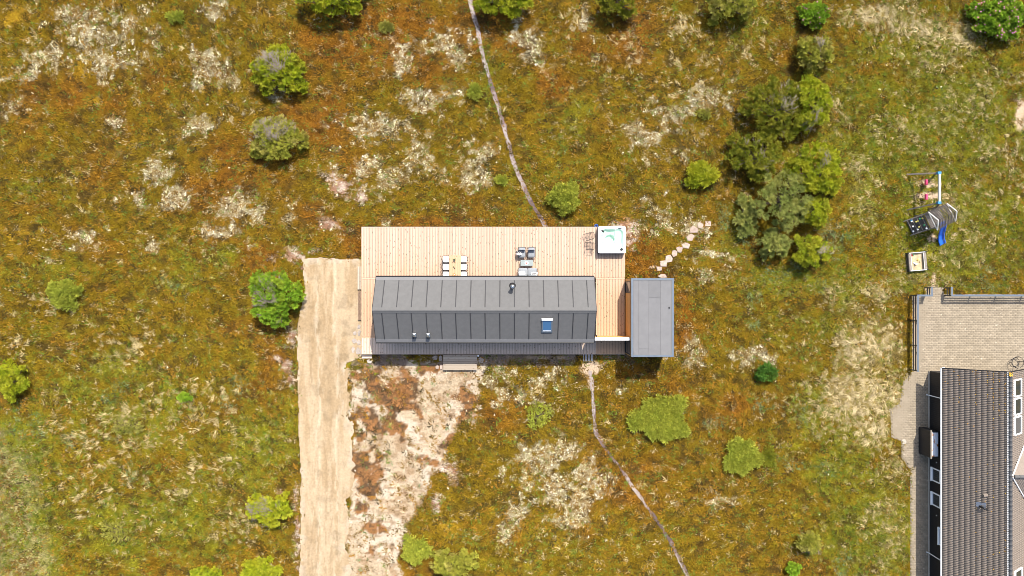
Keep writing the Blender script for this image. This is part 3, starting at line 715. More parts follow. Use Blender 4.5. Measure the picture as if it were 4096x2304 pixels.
for y0, y1 in ((-.38, .52), (-5.12, -4.06)):
    f = MB(); w = y1-y0; yc = (y0+y1)/2
    for s_ in (-1, 1): f.box((AX0+.01, yc+s_*(w/2-.04), 1.55), (.08, .08, 2.16))
    for z in (.50, 2.60): f.box((AX0+.011, yc, z), (.08, w-.16, .08))
    fo = f.build('window', M['black'], annex)
    MB().box((AX0+.0, yc, 1.55), (.02, w-.16, 2.0)).build('pane', M['glass'], fo)
rf = MB().box(((AX0+AX1)/2, (AY0+AY1)/2, AZ-.14), (AX1-AX0-.04, AY1-AY0-.04, .20)).build('roof', M['felt_flat'], annex)
xs = [xk(p, AZ) for p in (2533, 2555, 2595, 2642, 2687)]
for i in range(4):
    segs = [(AY0+.1, AY1-.1)]
    if i == 1: segs = [(AY0+.1, yk(1393, AZ)), (yk(1393, AZ), AY1-.1)]
    if i == 2: segs = [(AY0+.1, yk(1190, AZ)), (yk(1190, AZ), AY1-.1)]
    for q, (y0, y1) in enumerate(segs):
        MB().box(((xs[i]+xs[i+1])/2, (y0+y1)/2, AZ-.035+.002*(i % 2)+.004*q), (xs[i+1]-xs[i]-.012, y1-y0-.012, .02), 0, .004).build('felt_sheet', M['felt_flat'], rf)
for s_, x in ((-1, AX0), (1, AX1)):
    e = MB().box((x-s_*.075, (AY0+AY1)/2, AZ-.015), (.15, AY1-AY0, .035), 0, .006).build('edge_trim', M['zinc'], rf)
    MB().box((x+s_*.006, (AY0+AY1)/2, AZ-.13), (.012, AY1-AY0+.02, .20)).build('fascia', M['black'], rf)
for s_, y in ((-1, AY0), (1, AY1)):
    MB().box(((AX0+AX1)/2, y-s_*.075, AZ-.013), (AX1-AX0-.30, .15, .035), 0, .006).build('edge_trim', M['zinc'], rf)
    MB().box(((AX0+AX1)/2, y+s_*.006, AZ-.13), (AX1-AX0+.03, .012, .20)).build('fascia', M['black'], rf)
c = P(2677, 1231, AZ); MB().lathe((c[0], c[1], AZ-.03), [(.07, 0), (.07, .035), (.05, .04)], 14).build('drain_vent', M['black'], rf)

# screen wall between house and annex
FY0, FY1 = -3.99, -3.77
fw = thing('screen_wall', 'timber screen wall with a white top beam joining the house and the annex', 'wall', (7.5, -3.88, DZ))
for k in range(16): MB().box((7.5, FY1-.03, DZ+.02+(k+.5)*bh), (AX0-.02-5.95, .035, bh-.012)).build('cladding_board', M['clad'], fw)
MB().box((7.5, -3.9, DZ+1.08), (2.98, .12, 2.12)).build('wall_core', M['house_wall'], fw)
for i in range(3): MB().box((6.05+.49+i*.975, -3.88, 2.63), (.965, .22, .05), 0, .006).build('top_beam', M['white'], fw)
lm = thing('wall_lamp', 'black lamp on the screen wall beside the house corner', 'lamp', (6.45, -3.70, 2.35))
MB().lathe((6.45, -3.66, 2.2), [(.06, 0), (.07, .05), (.07, .22), (.03, .26)], 14).build('lamp_shade', M['black'], lm)
MB().beam((6.45, -3.78, 2.42), (6.45, -3.66, 2.42), .035).build('bracket', M['black'], lm)
wb = thing('white_lamp', 'small white cube lamp beside the plank step platform', 'lamp', (*P(1913, 1423, .3)[:2], 0))
MB().box((0, 0, .28), (.13, .13, .12), 0, .02).build('lamp_head', M['white'], wb, world=False); MB().box((0, 0, .11), (.05, .05, .22)).build('post', M['steel'], wb, world=False)

# ------------------------------------------------------------------ hot tub
tx0, ty1, _ = P(2392, 905, 1.13); tx1, ty0, _ = P(2504, 1013, 1.13)
tc = ((tx0+tx1)/2, (ty0+ty1)/2); TW = tx1-tx0; TH = ty1-ty0; TZ = .66
tub = thing('hot_tub', 'square white hot tub with mint green water on the deck corner', 'hot tub', (tc[0], tc[1], DZ))
m = MB(); m.box((0, 0, TZ/2-.02), (TW-.10, TH-.10, TZ-.05)); 
cab = MB()
for s_ in (-1, 1):
    cab.box((s_*(TW/2-.05), 0, TZ/2-.03), (.05, TH-.06, TZ-.06)); cab.box((0, s_*(TH/2-.05), TZ/2-.03), (TW-.15, .05, TZ-.06))
cab.build('cabinet', M['black'], tub, world=False)
N = 84; u = np.linspace(-1, 1, N); U, Vv = np.meshgrid(u, u, indexing='ij'); uu = U.ravel(); vv = Vv.ravel()
ang = np.arctan2(vv, uu)
scal = .035*np.abs(np.sin(ang*5.5+.6))*(uu < .45)
ax_ = np.maximum(np.abs(uu-.02)-(.44), 0); ay_ = np.maximum(np.abs(vv+.0)-.46, 0)
dd = np.hypot(ax_, ay_)-.36+scal; 
dd = np.maximum(dd, .30-np.hypot(uu-.92, vv+.92)); dd = np.maximum(dd, .22-np.hypot(uu+.86, vv-.86))
z = np.zeros_like(uu)
seat = -.30-.05*np.cos(ang*7)*(uu < .2)
z = np.where(dd < 0, seat*T(np.clip(-dd/.07, 0, 1)), 0)
lounge = sstep(.22, .27, uu)*sstep(.02, -.05, dd)
z = np.where((uu > .2) & (dd < 0), (-.24-.16*np.cos((vv+.1)*2.6))*T(np.clip(-dd/.08, 0, 1)), z)
ridge = np.exp(-((uu-.22)/.03)**2)*(dd < -.05); z = z+ridge*.14
fw_ = np.hypot((uu+.12)/.34, (vv+.06)/.42); z = np.where((uu < .24), np.where(fw_ < 1.15, z*(sstep(1.0, 1.15, fw_))+(-.58)*(1-sstep(1.0, 1.15, fw_)), z), z)
for q in range(7):
    a_ = 1.2+q*.72; z = z+.06*np.exp(-((np.abs(((ang-a_+math.pi) % (2*math.pi))-math.pi))/.06)**2)*(dd < -.07)*(fw_ > 1.1)*(uu < .2)
ex = np.clip(1-np.maximum(np.abs(uu), np.abs(vv)), 0, 1); z = z-.05*(1-T(ex/.04))
cr = np.hypot(np.maximum(np.abs(uu)-.86, 0), np.maximum(np.abs(vv)-.86, 0)); k_ = np.where(cr > .14, .14/np.maximum(cr, 1e-6), 1)
xx = np.sign(uu)*np.where(np.abs(uu) > .86, .86+(np.abs(uu)-.86)*k_, np.abs(uu)); yy_ = np.sign(vv)*np.where(np.abs(vv) > .86, .86+(np.abs(vv)-.86)*k_, np.abs(vv))
ii = np.arange(N*N).reshape(N, N); F = np.stack([ii[:-1, :-1], ii[1:, :-1], ii[1:, 1:], ii[:-1, 1:]], -1).reshape(-1, 4)
fz = dd.reshape(N, N); inner = ((fz[:-1, :-1]+fz[1:, 1:])/2 < .0).ravel()
V = np.stack([xx*TW/2, yy_*TH/2, z+TZ], 1)
sh_ = link('tub_shell', np_mesh('tub_shell', V, F, M['acrylic'], True), tub)
sh_.data.materials.append(M['shell']); sh_.data.polygons.foreach_set('material_index', inner.astype('i'))
# water
wm = (fz < .015)
fm = wm[:-1, :-1] & wm[1:, :-1] & wm[1:, 1:] & wm[:-1, 1:]
Fw = F.reshape(N-1, N-1, 4)[fm]; used = np.unique(Fw); mp = np.full(N*N, -1); mp[used] = np.arange(len(used))
link('water', np_mesh('water', np.stack([uu[used]*TW/2, vv[used]*TH/2, np.full(len(used), TZ-.075)], 1), mp[Fw], M['water'], True), tub)
m = MB(); m.cushion((-.66*TW/2, .64*TH/2, TZ+.02), (.26, .14, .09), R(-40)); m.build('headrest', M['black'], tub, world=False, smooth=True)
m = MB(); m.cushion((.56*TW/2, .86*TH/2, TZ+.02), (.30, .08, .06)); m.build('headrest', M['black'], tub, world=False, smooth=True)
m = MB().lathe((.68*TW/2, -.72*TH/2, TZ), [(.115, -.03), (.115, .03), (.09, .05), (.05, .04)], 22); m.build('filter_lid', M['black'], tub, world=False)
m = MB().box((.5*TW/2, -.75*TH/2, TZ+.003), (.3, .14, .012), 0, .004); m.build('control_panel', M['white'], tub, world=False)
for x, y in ((-.76, -.66), (-.72, -.74), (-.66, -.70), (-.70, -.80), (-.62, -.80), (-.78, -.90), (.20, .15), (.20, -.2)):
    MB().lathe((x*TW/2, y*TH/2, TZ-.02 if x < 0 else TZ-.16), [(.03, 0), (.03, .035), (.015, .04)], 10).build('jet', M['black'] if x < 0 else M['steel'], tub, world=False)

hs = thing('garden_hose', 'bright blue coiled hose at the deck edge beside the hot tub', 'hose', (*P(2385, 903, .2)[:2], 0))
m = MB(); m.tube([(.11*math.cos(a_*.35)*(1+.2*math.sin(a_*1.3)), .11*math.sin(a_*.35), .03+a_*.004) for a_ in range(60)], .022, 6); m.build('coil', M['blue'], hs, world=False, smooth=True)
MB().tube([(.08, .05, .0), (.09, .05, .25), (.03, .04, .31)], .025, 6).build('standpipe', M['blue'], hs, world=False)

# ------------------------------------------------------------------ dining set
def dining_chair(label, loc, rz):
    """seat opens towards +x"""
    o = thing('dining_chair', label, 'chair', loc, rz, 'dining chairs round the wooden table')
    m = MB(); m.cushion((.02, 0, .47), (.50, .46, .09)); m.build('seat_cushion', M['white_cloth'], o, world=False, smooth=True)
    m = MB(); m.box((.02, 0, .405), (.46, .45, .025)); m.build('seat', M['black'], o, world=False)
    arc = [(.25, -.26, .66)]+[(-.10+.21*math.cos(a_)*1.0, .265*math.sin(a_), .66+.10*max(0, -math.cos(a_))) for a_ in np.linspace(-math.pi*.5, -math.pi*1.5, 12)]+[(.25, .26, .66)]
    m = MB(); m.tube(arc, .016, 6); m.build('back_frame', M['black'], o, world=False)
    m = MB()
    for i in range(2, 11): p = arc[i+1] if i < 11 else arc[i]; m.tube([(p[0]*.8-.01, p[1]*.85, .42), p], .0055, 4)
    m.build('back_cords', M['bark'], o, world=False)
    for x, y in ((.22, -.24), (.22, .24), (-.22, -.2), (-.22, .2)):
        top = .66 if x > 0 else .42
        MB().tube([(x*1.05, y*1.05, 0), (x, y, top)], .015, 6).build('leg', M['black'], o, world=False)
    return o
tbx0, tbx1 = xk(1797, 1.19), xk(1844, 1.19); tby1 = P(0, 1021, 1.19)[1]; tby0 = tby1-2.0
tb = thing('dining_table', 'orange pine plank dining table on the deck under the eave', 'table', ((tbx0+tbx1)/2, (tby0+tby1)/2, DZ))
n = 7; p = (tbx1-tbx0)/n
M['table'] = wood_deck('table_wood', (.42, .265, .155), (.50, .34, .21))
me = plank_mesh(p-.006, 2.0, 'table_plank', M['table'])
for i in range(n): link('table_plank', me, tb, (-(tbx1-tbx0)/2+(i+.5)*p, 0, .74))
for sx in (-.4, .4):
    for sy in (-.9, .9): MB().box((sx, sy, .355), (.07, .07, .71)).build('leg', M['black'], tb, world=False)
m = MB()
for sy in (-.9, .9): m.box((0, sy, .69), (.8, .05, .05))
m.build('apron', M['black'], tb, world=False)
side = {-1: 'on the driveway side', 1: 'facing the driveway'}
ordn = ['far from the house wall', 'in the middle of its row', 'tucked half under the eave']
for s_, px in ((-1, 1783), (1, 1856)):
    for k, py in enumerate((1037, 1067.5, 1098)):
        x, y, _ = P(px, py, .95)
        dining_chair('black framed white cushioned dining chair %s, %s' % (side[s_], ordn[k]), (x, y, DZ), 0 if s_ < 0 else math.pi)
TT = DZ+.754
x, y, _ = P(1818, 1039, TT)
pt = thing('potted_plant', 'small leafy plant in a dark pot on the dining table', 'plant', (x, y, TT-.012))
MB().lathe((0, 0, 0), [(.05, 0), (.075, .14), (.065, .14), (.06, .11)], 14).build('pot', M['white'], pt, world=False)
m = MB()
for i in range(26):
    a_ = random.uniform(0, 6.28); r = random.uniform(.06, .17); w = .03; z = random.uniform(.16, .3)
    m.add([(0, 0, .13), (r*.6*math.cos(a_-.25), r*.6*math.sin(a_-.25), z), (r*math.cos(a_), r*math.sin(a_), z-.03), (r*.6*math.cos(a_+.25), r*.6*math.sin(a_+.25), z)], [(0, 1, 2, 3)])
o_ = m.build('leaves', M['green_leaf'], pt, world=False); o_['kind'] = 'stuff'
for i, (px, py) in enumerate(((1815, 1067), (1819, 1072))):
    x, y, _ = P(px, py, TT)
    cn = thing('candle_jar', ['olive glass candle jar', 'brown glass candle jar'][i]+' in the middle of the dining table', 'candle', (x, y, TT-.012))
    MB().lathe((0, 0, 0), [(.035, 0), (.04, .07), (.03, .075)], 12).build('jar', M['green_leaf'] if i == 0 else M['bark'], cn, world=False)
    MB().lathe((0, 0, .07), [(.008, 0), (.006, .03)], 6).build('wick', M['black'], cn, world=False)
x, y, _ = P(1817, 1099, TT)
bw = thing('orange_bowl', 'round orange bowl at the house end of the dining table', 'bowl', (x, y, TT-.012))
MB().lathe((0, 0, 0), [(.05, 0), (.11, .06), (.10, .06), (.05, .02), (.02, .02)], 18).build('bowl', M['terracotta'], bw, world=False)
MB().lathe((0, 0, .02), [(.035, 0), (.04, .04), (.01, .06)], 12).build('candle', M['white'], bw, world=False)

# ------------------------------------------------------------------ lounge set
def lounge(name, label, cat, loc, rz, w, seats, group=None):
    """faces +y locally: back at -y"""
    o = thing(name, label, cat, loc, rz, group); d = .76
    for sx in (-1, 1):
        m = MB(); x = sx*(w/2-.02)
        m.tube([(x, d/2, 0), (x, d/2-.02, .55), (x, -d/2+.02, .60), (x, -d/2-.02, 0)], .016, 6); m.build('arm_frame', M['black'], o, world=False)
    m = MB()
    for y, z in ((d/2-.02, .25), (-d/2+.03, .25), (-d/2+.0, .66)): m.tube([(-w/2+.02, y, z), (w/2-.02, y, z)], .016, 6)
    m.build('cross_bars', M['black'], o, world=False)
    sw = (w-.08)/seats
    for k in range(seats):
        cx = -w/2+.04+(k+.5)*sw
        m = MB(); m.cushion((cx, .10, .37), (sw-.01, d-.14, .17), 0, 8, .3); m.build('seat_cushion', M['grey_cloth'], o, world=False, smooth=True)
        m = MB(); m.cushion((0, 0, 0), (sw-.02, .46, .16), 0, 8, .45)
        mt = Matrix.Translation((cx, -d/2+.12, .60)) @ Matrix.Rotation(R(70), 4, 'X')
        m.v = [tuple(mt @ Vector(v)) for v in m.v]; m.build('back_cushion', M['grey_cloth'], o, world=False, smooth=True)
    return o
x, y, _ = P(2088, 1009, .95); a1 = lounge('lounge_chair', 'grey cushioned lounge chair with a white blanket over its arm', 'armchair', (x, y, DZ), math.pi, .64, 1, 'lounge chairs')
xb, yb = x, y
x, y, _ = P(2126, 1009, .95); a2 = lounge('lounge_chair', 'grey cushioned lounge chair without a blanket', 'armchair', (x, y, DZ), math.pi, .64, 1, 'lounge chairs')
x, y, _ = P(2111, 1093, .95); sf = lounge('lounge_sofa', 'two seat grey cushioned outdoor sofa against the house', 'sofa', (x, y, DZ), 0, 1.55, 2)
xs_, ys_ = x, y
bl = thing('blanket', 'folded white and black blanket lying over the arm of the lounge chair', 'blanket', (xb-.25, yb-.06, DZ+.45))
def drape(name, x0, x1, y0, y1, mat):
    n = 10; m = MB(); vs = []; fs = []
    for i in range(n+1):
        for j in range(5):
            x = x0+(x1-x0)*i/n; y = y0+(y1-y0)*j/4
            z = .13 if x > -.12 else .13-min(.42, (-.12-x)*2.2)
            vs.append((x+(.02*math.sin(j*2.+i)), y+.015*math.sin(i*1.7), z+.01*math.sin(i*2.1+j)))
    for i in range(n):
        for j in range(4): fs.append((i*5+j, (i+1)*5+j, (i+1)*5+j+1, i*5+j+1))
    m.add(vs, fs); o = m.build(name, mat, bl, world=False, smooth=True)
    md = o.modifiers.new('thick', 'SOLIDIFY'); md.thickness = .03
drape('white_fold', -.22, .22, -.18, .02, M['white_cloth']); drape('black_fold', -.26, .2, .025, .11, M['throw']); drape('fringe_fold', -.2, .2, .115, .15, M['white_cloth'])
x, y, _ = P(2107, 1052, .85)
ct = thing('coffee_table', 'rectangular grey coffee table between the lounge chairs and the sofa', 'table', (x, y, DZ))
MB().box((0, 0, .40), (.98, .47, .035), 0, .012).build('table_top', M['table_grey'], ct, world=False)
for sx in (-.44, .44):
    for sy in (-.19, .19): MB().box((sx, sy, .19), (.03, .03, .385)).build('leg', M['black'], ct, world=False)
fb = thing('fruit_plate', 'white plate of red fruit on the coffee table', 'plate', (x-.02, y, DZ+.418))
MB().lathe((0, 0, 0), [(.08, 0), (.145, .02), (.14, .025), (.07, .012), (.01, .012)], 22).build('plate', M['white'], fb, world=False)
for a_ in (.3, 2.2, 4.4): MB().lathe((.045*math.cos(a_), .045*math.sin(a_), .012), [(.01, 0), (.035, .025), (.03, .05), (.005, .06)], 10).build('fruit', M['fruit'], fb, world=False, smooth=True)
pw = MB(); pw.cushion((0, 0, 0), (.52, .36, .16), .05, 8, .7); o_ = pw.build('pillow', M['white_cloth'], None, world=False, smooth=True)
o_.location = (xs_-.46, ys_-.02, DZ+.545); o_.rotation_euler = (R(18), 0, .05); props(o_, 'plain white pillow on the grey sofa', 'pillow')
pp = thing('pillow', 'white pillow with a black framed star pattern on the grey sofa', 'pillow', (xs_+.52, ys_-.12, DZ+.56)); pp.rotation_euler = (R(22), 0, 0)
m = MB(); m.cushion((0, 0, 0), (.50, .46, .14), 0, 8, .5); m.build('cover', M['white_cloth'], pp, world=False, smooth=True)
m = MB()
for s_ in (-1, 1): m.box((s_*.15, .0, .078), (.025, .30, .012)); m.box((0, s_*.14, .0785), (.27, .025, .012))
for a_ in (0, 45, 90, 135): m.box((0, 0, .083+a_*.00002), (.22, .014, .006), R(a_))
m.build('star_print', M['throw'], pp, world=False)

# wire chairs beside the tub
def wire_chair(label, loc, rz, extra=False):
    """backrest towards +x"""
    o = thing('wire_chair', label, 'chair', loc, rz, 'wire chairs beside the hot tub')
    m = MB()
    m.tube([(-.30, -.27, .40), (.16, -.24, .36), (.16, .24, .36), (-.30, .27, .40)], .014, 6, True); m.build('seat_frame', M['black'], o, world=False)
    for i in range(9):
        y = -.22+i*.055; MB().tube([(-.29, y*1.1, .395), (.15, y, .365)], .0065, 4).build('seat_cord', M['throw'], o, world=False)
    arc = [(.16, -.24, .36), (.27, -.25, .62), (.36, -.20, .80), (.39, 0, .85), (.36, .20, .80), (.27, .25, .62), (.16, .24, .36)]
    MB().tube(arc, .014, 6).build('back_frame', M['black'], o, world=False)
    for i in range(8):
        y = -.20+i*.057; t_ = 1-abs(y)/.30
        MB().tube([(.17, y, .37), (.36+.03*t_, y*.9, .79+.06*t_)], .0065, 4).build('back_cord', M['dark_wood'], o, world=False)
    for s_ in (-1, 1):
        MB().tube([(-.36, s_*.29, 0), (-.34, s_*.29, .58), (.25, s_*.27, .64)], .013, 6).build('armrest', M['black'], o, world=False)
        MB().tube([(-.32, s_*.28, .40), (-.36, s_*.29, 0)], .0125, 6).build('leg', M['black'], o, world=False)
        MB().tube([(.16, s_*.24, .36), (.26, s_*.27, 0)], .013, 6).build('leg', M['black'], o, world=False)
    return o
x, y, _ = P(2357, 946, .85); wire_chair('black wire chair turned askew beside the hot tub', (x, y, DZ), R(17))
x, y, _ = P(2361, 985, .85); wire_chair('black wire chair standing square beside the hot tub', (x, y, DZ), R(-3))

# ------------------------------------------------------------------ stones
def stone(name, label, cat, px, py, w, h, mat, sides, group, seed, rot=0.):
    r = random.Random(seed); x, y, _ = P(px, py); z = float(height(np.array([x]), np.array([y]))[0])
    pts = []
    for k in range(sides):
        a_ = 2*math.pi*(k+r.uniform(-.22, .22))/sides+rot; q = r.uniform(.88, 1.12)
        ca, sa = math.cos(a_), math.sin(a_); e = (abs(ca)**4+abs(sa)**4)**-.25
        pts.append((ca*q*e*w/100*.96, sa*q*e*h/100*.96))
    m = MB(); m.prism(pts, -.05, .085, .06)
    o = m.build(name, mat, None, world=False); o.location = (x, y, z); o.rotation_euler = (r.uniform(-.03, .03), r.uniform(-.03, .03), 0)
    return props(o, label, cat, group)
names = ['first', 'second', 'third', 'fourth', 'fifth', 'sixth', 'seventh', 'eighth', 'ninth', 'tenth']
SS = [(2636,1074,24,24,4),(2656,1053,34,32,4),(2675,1035,30,32,6),(2697,1014,25,28,6),(2717,998,29,26,5),(2744,983,36,24,5),(2759,949,36,28,5),(2776,918,36,32,5),(2801,901,26,28,5),(2832,894,27,25,4)]
for i, (px, py, w, h, n) in enumerate(SS):
    stone('stepping_stone', 'pinkish flat stepping stone, %s in the row leading from the annex' % names[i], 'stepping stone', px, py, w, h, M['stone'], n, 'stepping stones in the heath', 100+i, .78 if n == 4 else .3)
FS = [(1437,1306,15,22),(1420,1331,16,18),(1438,1331,14,25),(1418,1362,22,24),(1436,1369,20,26),(1413,1398,16,28),(1435,1403,24,32)]
for i, (px, py, w, h) in enumerate(FS):
    stone('flagstone', 'beige flagstone beside the deck at the driveway, %s counting from the brown step' % names[i], 'flagstone', px, py, w, h, M['stone_grey'], 5, 'flagstones beside the driveway', 200+i, .4)
FS2 = [(1740,1430,24,20,'wide grey flagstone under the walkway, farthest from the plank step platform on that side'),(1763,1432,14,24,'narrow grey flagstone in shade right against the plank step platform'),(1765,1467,13,24,'narrow sunlit pink flagstone at the outer corner of the plank step platform'),(1749,1467,16,18,'small pale broken flagstone beside the sunlit pink one'),(1925,1439,24,24,'five cornered brown flagstone beside the white cube lamp'),(1478,1445,22,18,'rough brown stone at the deck corner step')]
for i, (px, py, w, h, lab) in enumerate(FS2):
    stone('flagstone', lab, 'flagstone', px, py, w, h, M['stone'] if i in (2, 3) else M['stone_grey'], 5, 'flagstones along the walkway', 300+i, .3)
stone('rock', 'whitish flat rock beside the annex wall', 'rock', 2650, 1104, 34, 16, M['stone'], 7, None, 400)

# ------------------------------------------------------------------ black neighbouring house
NEX, NRX, NEZ, NRZ = 32.93, 36.34, 2.35, 4.82; NY1, NY0 = -6.14, -27.2
NA = math.atan2(NRZ-NEZ, NRX-NEX); NSL = math.hypot(NRX-NEX, NRZ-NEZ); NE2 = 2*NRX-NEX
nb = thing('black_house', 'black timber house with grey brown pantile roof beside the paved terrace', 'house', (NRX, -16, 0))
m = MB()
wx0, wx1 = 33.3, NE2-.37
m.add([(wx0, -27, -.1), (wx1, -27, -.1), (wx1, -6.62, -.1), (wx0, -6.62, -.1), (wx0, -27, 2.45), (wx1, -27, 2.45), (wx1, -6.62, 2.45), (wx0, -6.62, 2.45), (NRX, -27, NRZ-.18), (NRX, -6.62, NRZ-.18)],
      [(0, 1, 5, 8, 4), (2, 3, 7, 9, 6), (0, 4, 7, 3), (1, 2, 6, 5), (4, 8, 9, 7), (5, 6, 9, 8)])
m.build('wall', M['nb_wall'], nb)
MB().box((33.28, -16.8, .06), (.05, 20.3, .25)).build('plinth', M['concrete'], nb)
for i in range(0): pass
bme = MB().box((0, 0, 0), (.022, .03, 2.3)).mesh('cover_batten', M['nb_wall'])
for k in range(130):
    y = -6.75-k*.15
    if y > -26: link('cover_batten', bme, nb, (33.29-NRX, y+16, 1.22))
def nb_window(py0, py1, z0, z1, mull=True):
    ya = -(py0-1152)/50*.985; yb_ = -(py1-1152)/50*.985
    f = MB(); yc = (ya+yb_)/2; w = ya-yb_; x = wx0-.04
    for s_ in (-1, 1): f.box((x, yc+s_*(w/2-.04), (z0+z1)/2), (.10, .08, z1-z0))
    for z in (z0+.04, z1-.04): f.box((x+.001, yc, z), (.10, w-.16, .08))
    if mull: f.box((x+.002, yc, z0+(z1-z0)*.62), (.09, w-.16, .07))
    fo = f.build('window', M['white'], nb)
    MB().box((x+.03, yc, (z0+z1)/2), (.02, w-.16, z1-z0-.16)).build('pane', M['glass'], fo)
    MB().box((x-.05, yc, z0-.02), (.14, w+.06, .04)).build('sill', M['white'], fo)
nb_window(1872, 1925, .55, 2.2); nb_window(1970, 2022, .55, 2.2); nb_window(2098, 2166, 1.45, 2.25, False)
for py, z1 in ((1579, 2.2), (2207, 2.2)):
    x, y, _ = P(3706, py)
    MB().tube([(33.12, y, .03), (33.2, y, .12), (33.2, y, 2.1), (NEX+.02, y, 2.28)], .038, 8).build('downpipe', M['white'], nb)
MB().box((wx0-.03, -16.4, 1.98), (.07, .14, .14)).build('wall_light', M['white'], nb)
MB().lathe((33.12, -15.6, 2.1), [(.13, 0), (.14, .04), (.05, .07)], 18).build('round_lamp', M['white'], nb)
for py in (1850, 2062): MB().box((wx0-.03, -(py-1152)/50*.98, 1.1), (.05, .06, .06)).build('socket', M['white'], nb)
MB().tube([(NEX-.05, NY1+.02, NEZ-.06), (NEX-.05, NY0, NEZ-.06)], .06, 8).build('gutter', M['white'], nb)
# roof deck under the tiles
m = MB(); e = .05
m.add([(NEX, NY1, NEZ-.10), (NRX, NY1, NRZ-.10), (NE2, NY1, NEZ-.10), (NEX, NY0, NEZ-.10), (NRX, NY0, NRZ-.10), (NE2, NY0, NEZ-.10), (NEX, NY1, NEZ-.03), (NRX, NY1, NRZ-.03), (NE2, NY1, NEZ-.03), (NEX, NY0, NEZ-.03), (NRX, NY0, NRZ-.03), (NE2, NY0, NEZ-.03)],
      [(0, 1, 7, 6), (1, 2, 8, 7), (3, 9, 10, 4), (4, 10, 11, 5), (6, 7, 10, 9), (7, 8, 11, 10), (0, 3, 4, 1), (1, 4, 5, 2), (0, 6, 9, 3), (2, 5, 11, 8)])
nroof = m.build('roof', M['nb_wall'], nb)
m = MB()
for s_ in (-1, 1): m.beam((NRX, NY1+.02, NRZ-.04), (NRX+s_*(NRX-NEX+.02), NY1+.02, NEZ-.04), .03, .17, (s_*math.sin(NA), 0, math.cos(NA)))
m.build('verge_board', M['nb_wall'], nroof)
MB().beam((NEX-.0, NY1+.04, NEZ+.02), (NEX+.12, NY1+.04, NEZ+.11), .06, .06).build('verge_cap', M['white'], nroof)
# tiles: double roll, local x up the slope, local y along the eave
NR = 12; EXP = NSL/NR; TWD = .2645
prof = []
for k in range(13):
    v_ = -TWD/2+TWD*k/12; ph = (k % 6)/6.0 if k < 12 else 1.0
    prof.append((v_, .055*(math.sin(math.pi*min(1, ph/.66))**.7 if ph < .66 else 0)))
def tile_arr():
    V = []; F = []
    for x, dz in ((-.004, .022), (EXP+.03, .004)):
        for v_, h in prof: V.append((x, v_, h+dz))
    for v_, h in prof: V.append((-.004, v_, h*.3-.006))
    n = len(prof)
    for k in range(n-1):
        F.append((k+1, k, n+k, n+k+1)); F.append((2*n+k+1, 2*n+k, k, k+1))
    return np.array(V), np.array(F)
tv, tf = tile_arr()
tme = np_mesh('roof_tile', tv, tf, M['tile'], False)
for p_ in tme.polygons: p_.use_smooth = True
pos = []
nt = int((NY1-NY0)/TWD)
for j in range(nt):
    y = NY1-.02-(j+.5)*TWD
    for i in range(NR): pos.append((NEX+i*EXP*math.cos(NA), y, NEZ+i*EXP*math.sin(NA), 0))
    for i in range(NR): pos.append((NE2-i*EXP*math.cos(NA), y, NEZ+i*EXP*math.sin(NA), 1))
left = [p_ for p_ in pos if p_[3] == 0]; left.sort(key=lambda p_: -p_[1]*1.0+p_[0]*.001)
for p_ in left[:300]:
    o = link('roof_tile', tme, nroof, Vector(p_[:3])-ORG[nb]); o.rotation_euler = (random.uniform(-.008, .008), -NA+random.uniform(-.006, .006), random.uniform(-.008, .008))
rest = left[300:]+[p_ for p_ in pos if p_[3] == 1]
VV = []; FF = []
for q, p_ in enumerate(rest):
    mt = (Matrix.Rotation(math.pi if p_[3] else 0, 3, 'Z') @ Euler((random.uniform(-.008, .008), -NA+random.uniform(-.006, .006), 0)).to_matrix())
    VV.append(tv @ np.array(mt).T+np.array(p_[:3])-np.array(ORG[nb])); FF.append(tf+q*len(tv))
o = link('roof_tiles', np_mesh('roof_tiles', np.concatenate(VV), np.concatenate(FF), M['tile'], True), nroof); o['kind'] = 'stuff'
# ridge tiles
rm = MB(); n = 8
for x_, r in ((0, .125), (.40, .11)):
    for k in range(n+1):
        a_ = math.pi*k/n; rm.v.append((math.cos(a_)*r*1.1, -x_, math.sin(a_)*r*.9-.02))
for k in range(n): rm.f.append((k, k+1, n+1+k+1, n+1+k))
rm.f.append(tuple(range(n+1)))
rme = rm.mesh('ridge_tile', M['felt_s'], True)
yv = NY1+.03
while yv > NY0: link('ridge_tile', rme, nroof, Vector((NRX, yv, NRZ+.03))-ORG[nb]); yv -= .36
mo = MB(); yv = NY1-.05
while yv > NY0:
    for s_ in (-1,): mo.box((NRX+s_*.155, yv, NRZ-.045), (.07, .075, .06), random.uniform(-.2, .2))
    yv -= TWD/2
o = mo.build('ridge_mortar', M['white'], nroof); o['kind'] = 'stuff'
m = MB()
for k in range(26): m.lathe((NRX+random.uniform(-.12, .10), NY1-.02-random.uniform(0, .26), NRZ+.085+random.uniform(-.02, .02)), [(random.uniform(.03, .06), 0), (random.uniform(.02, .04), .02)], 7)
o = m.build('ochre_lichen', M['ochre'], nroof); o['kind'] = 'stuff'
m = MB()
for k in range(230):
    y = NY1-.1-abs(random.gauss(0, 1.6)) if k < 130 else random.uniform(-22, NY1); i = random.choice([3, 6, 8, 9, 10, 11, 11, 9, random.randint(0, 11)]); q = i*EXP
    r = random.uniform(.012, .034)
    m.lathe((NEX+q*math.cos(NA)+random.uniform(-.02, .03), y, NEZ+q*math.sin(NA)+.055), [(r, 0), (r*.7, .014)], 6)
o = m.build('lichen_specks', M['ochre'], nroof); o['kind'] = 'stuff'
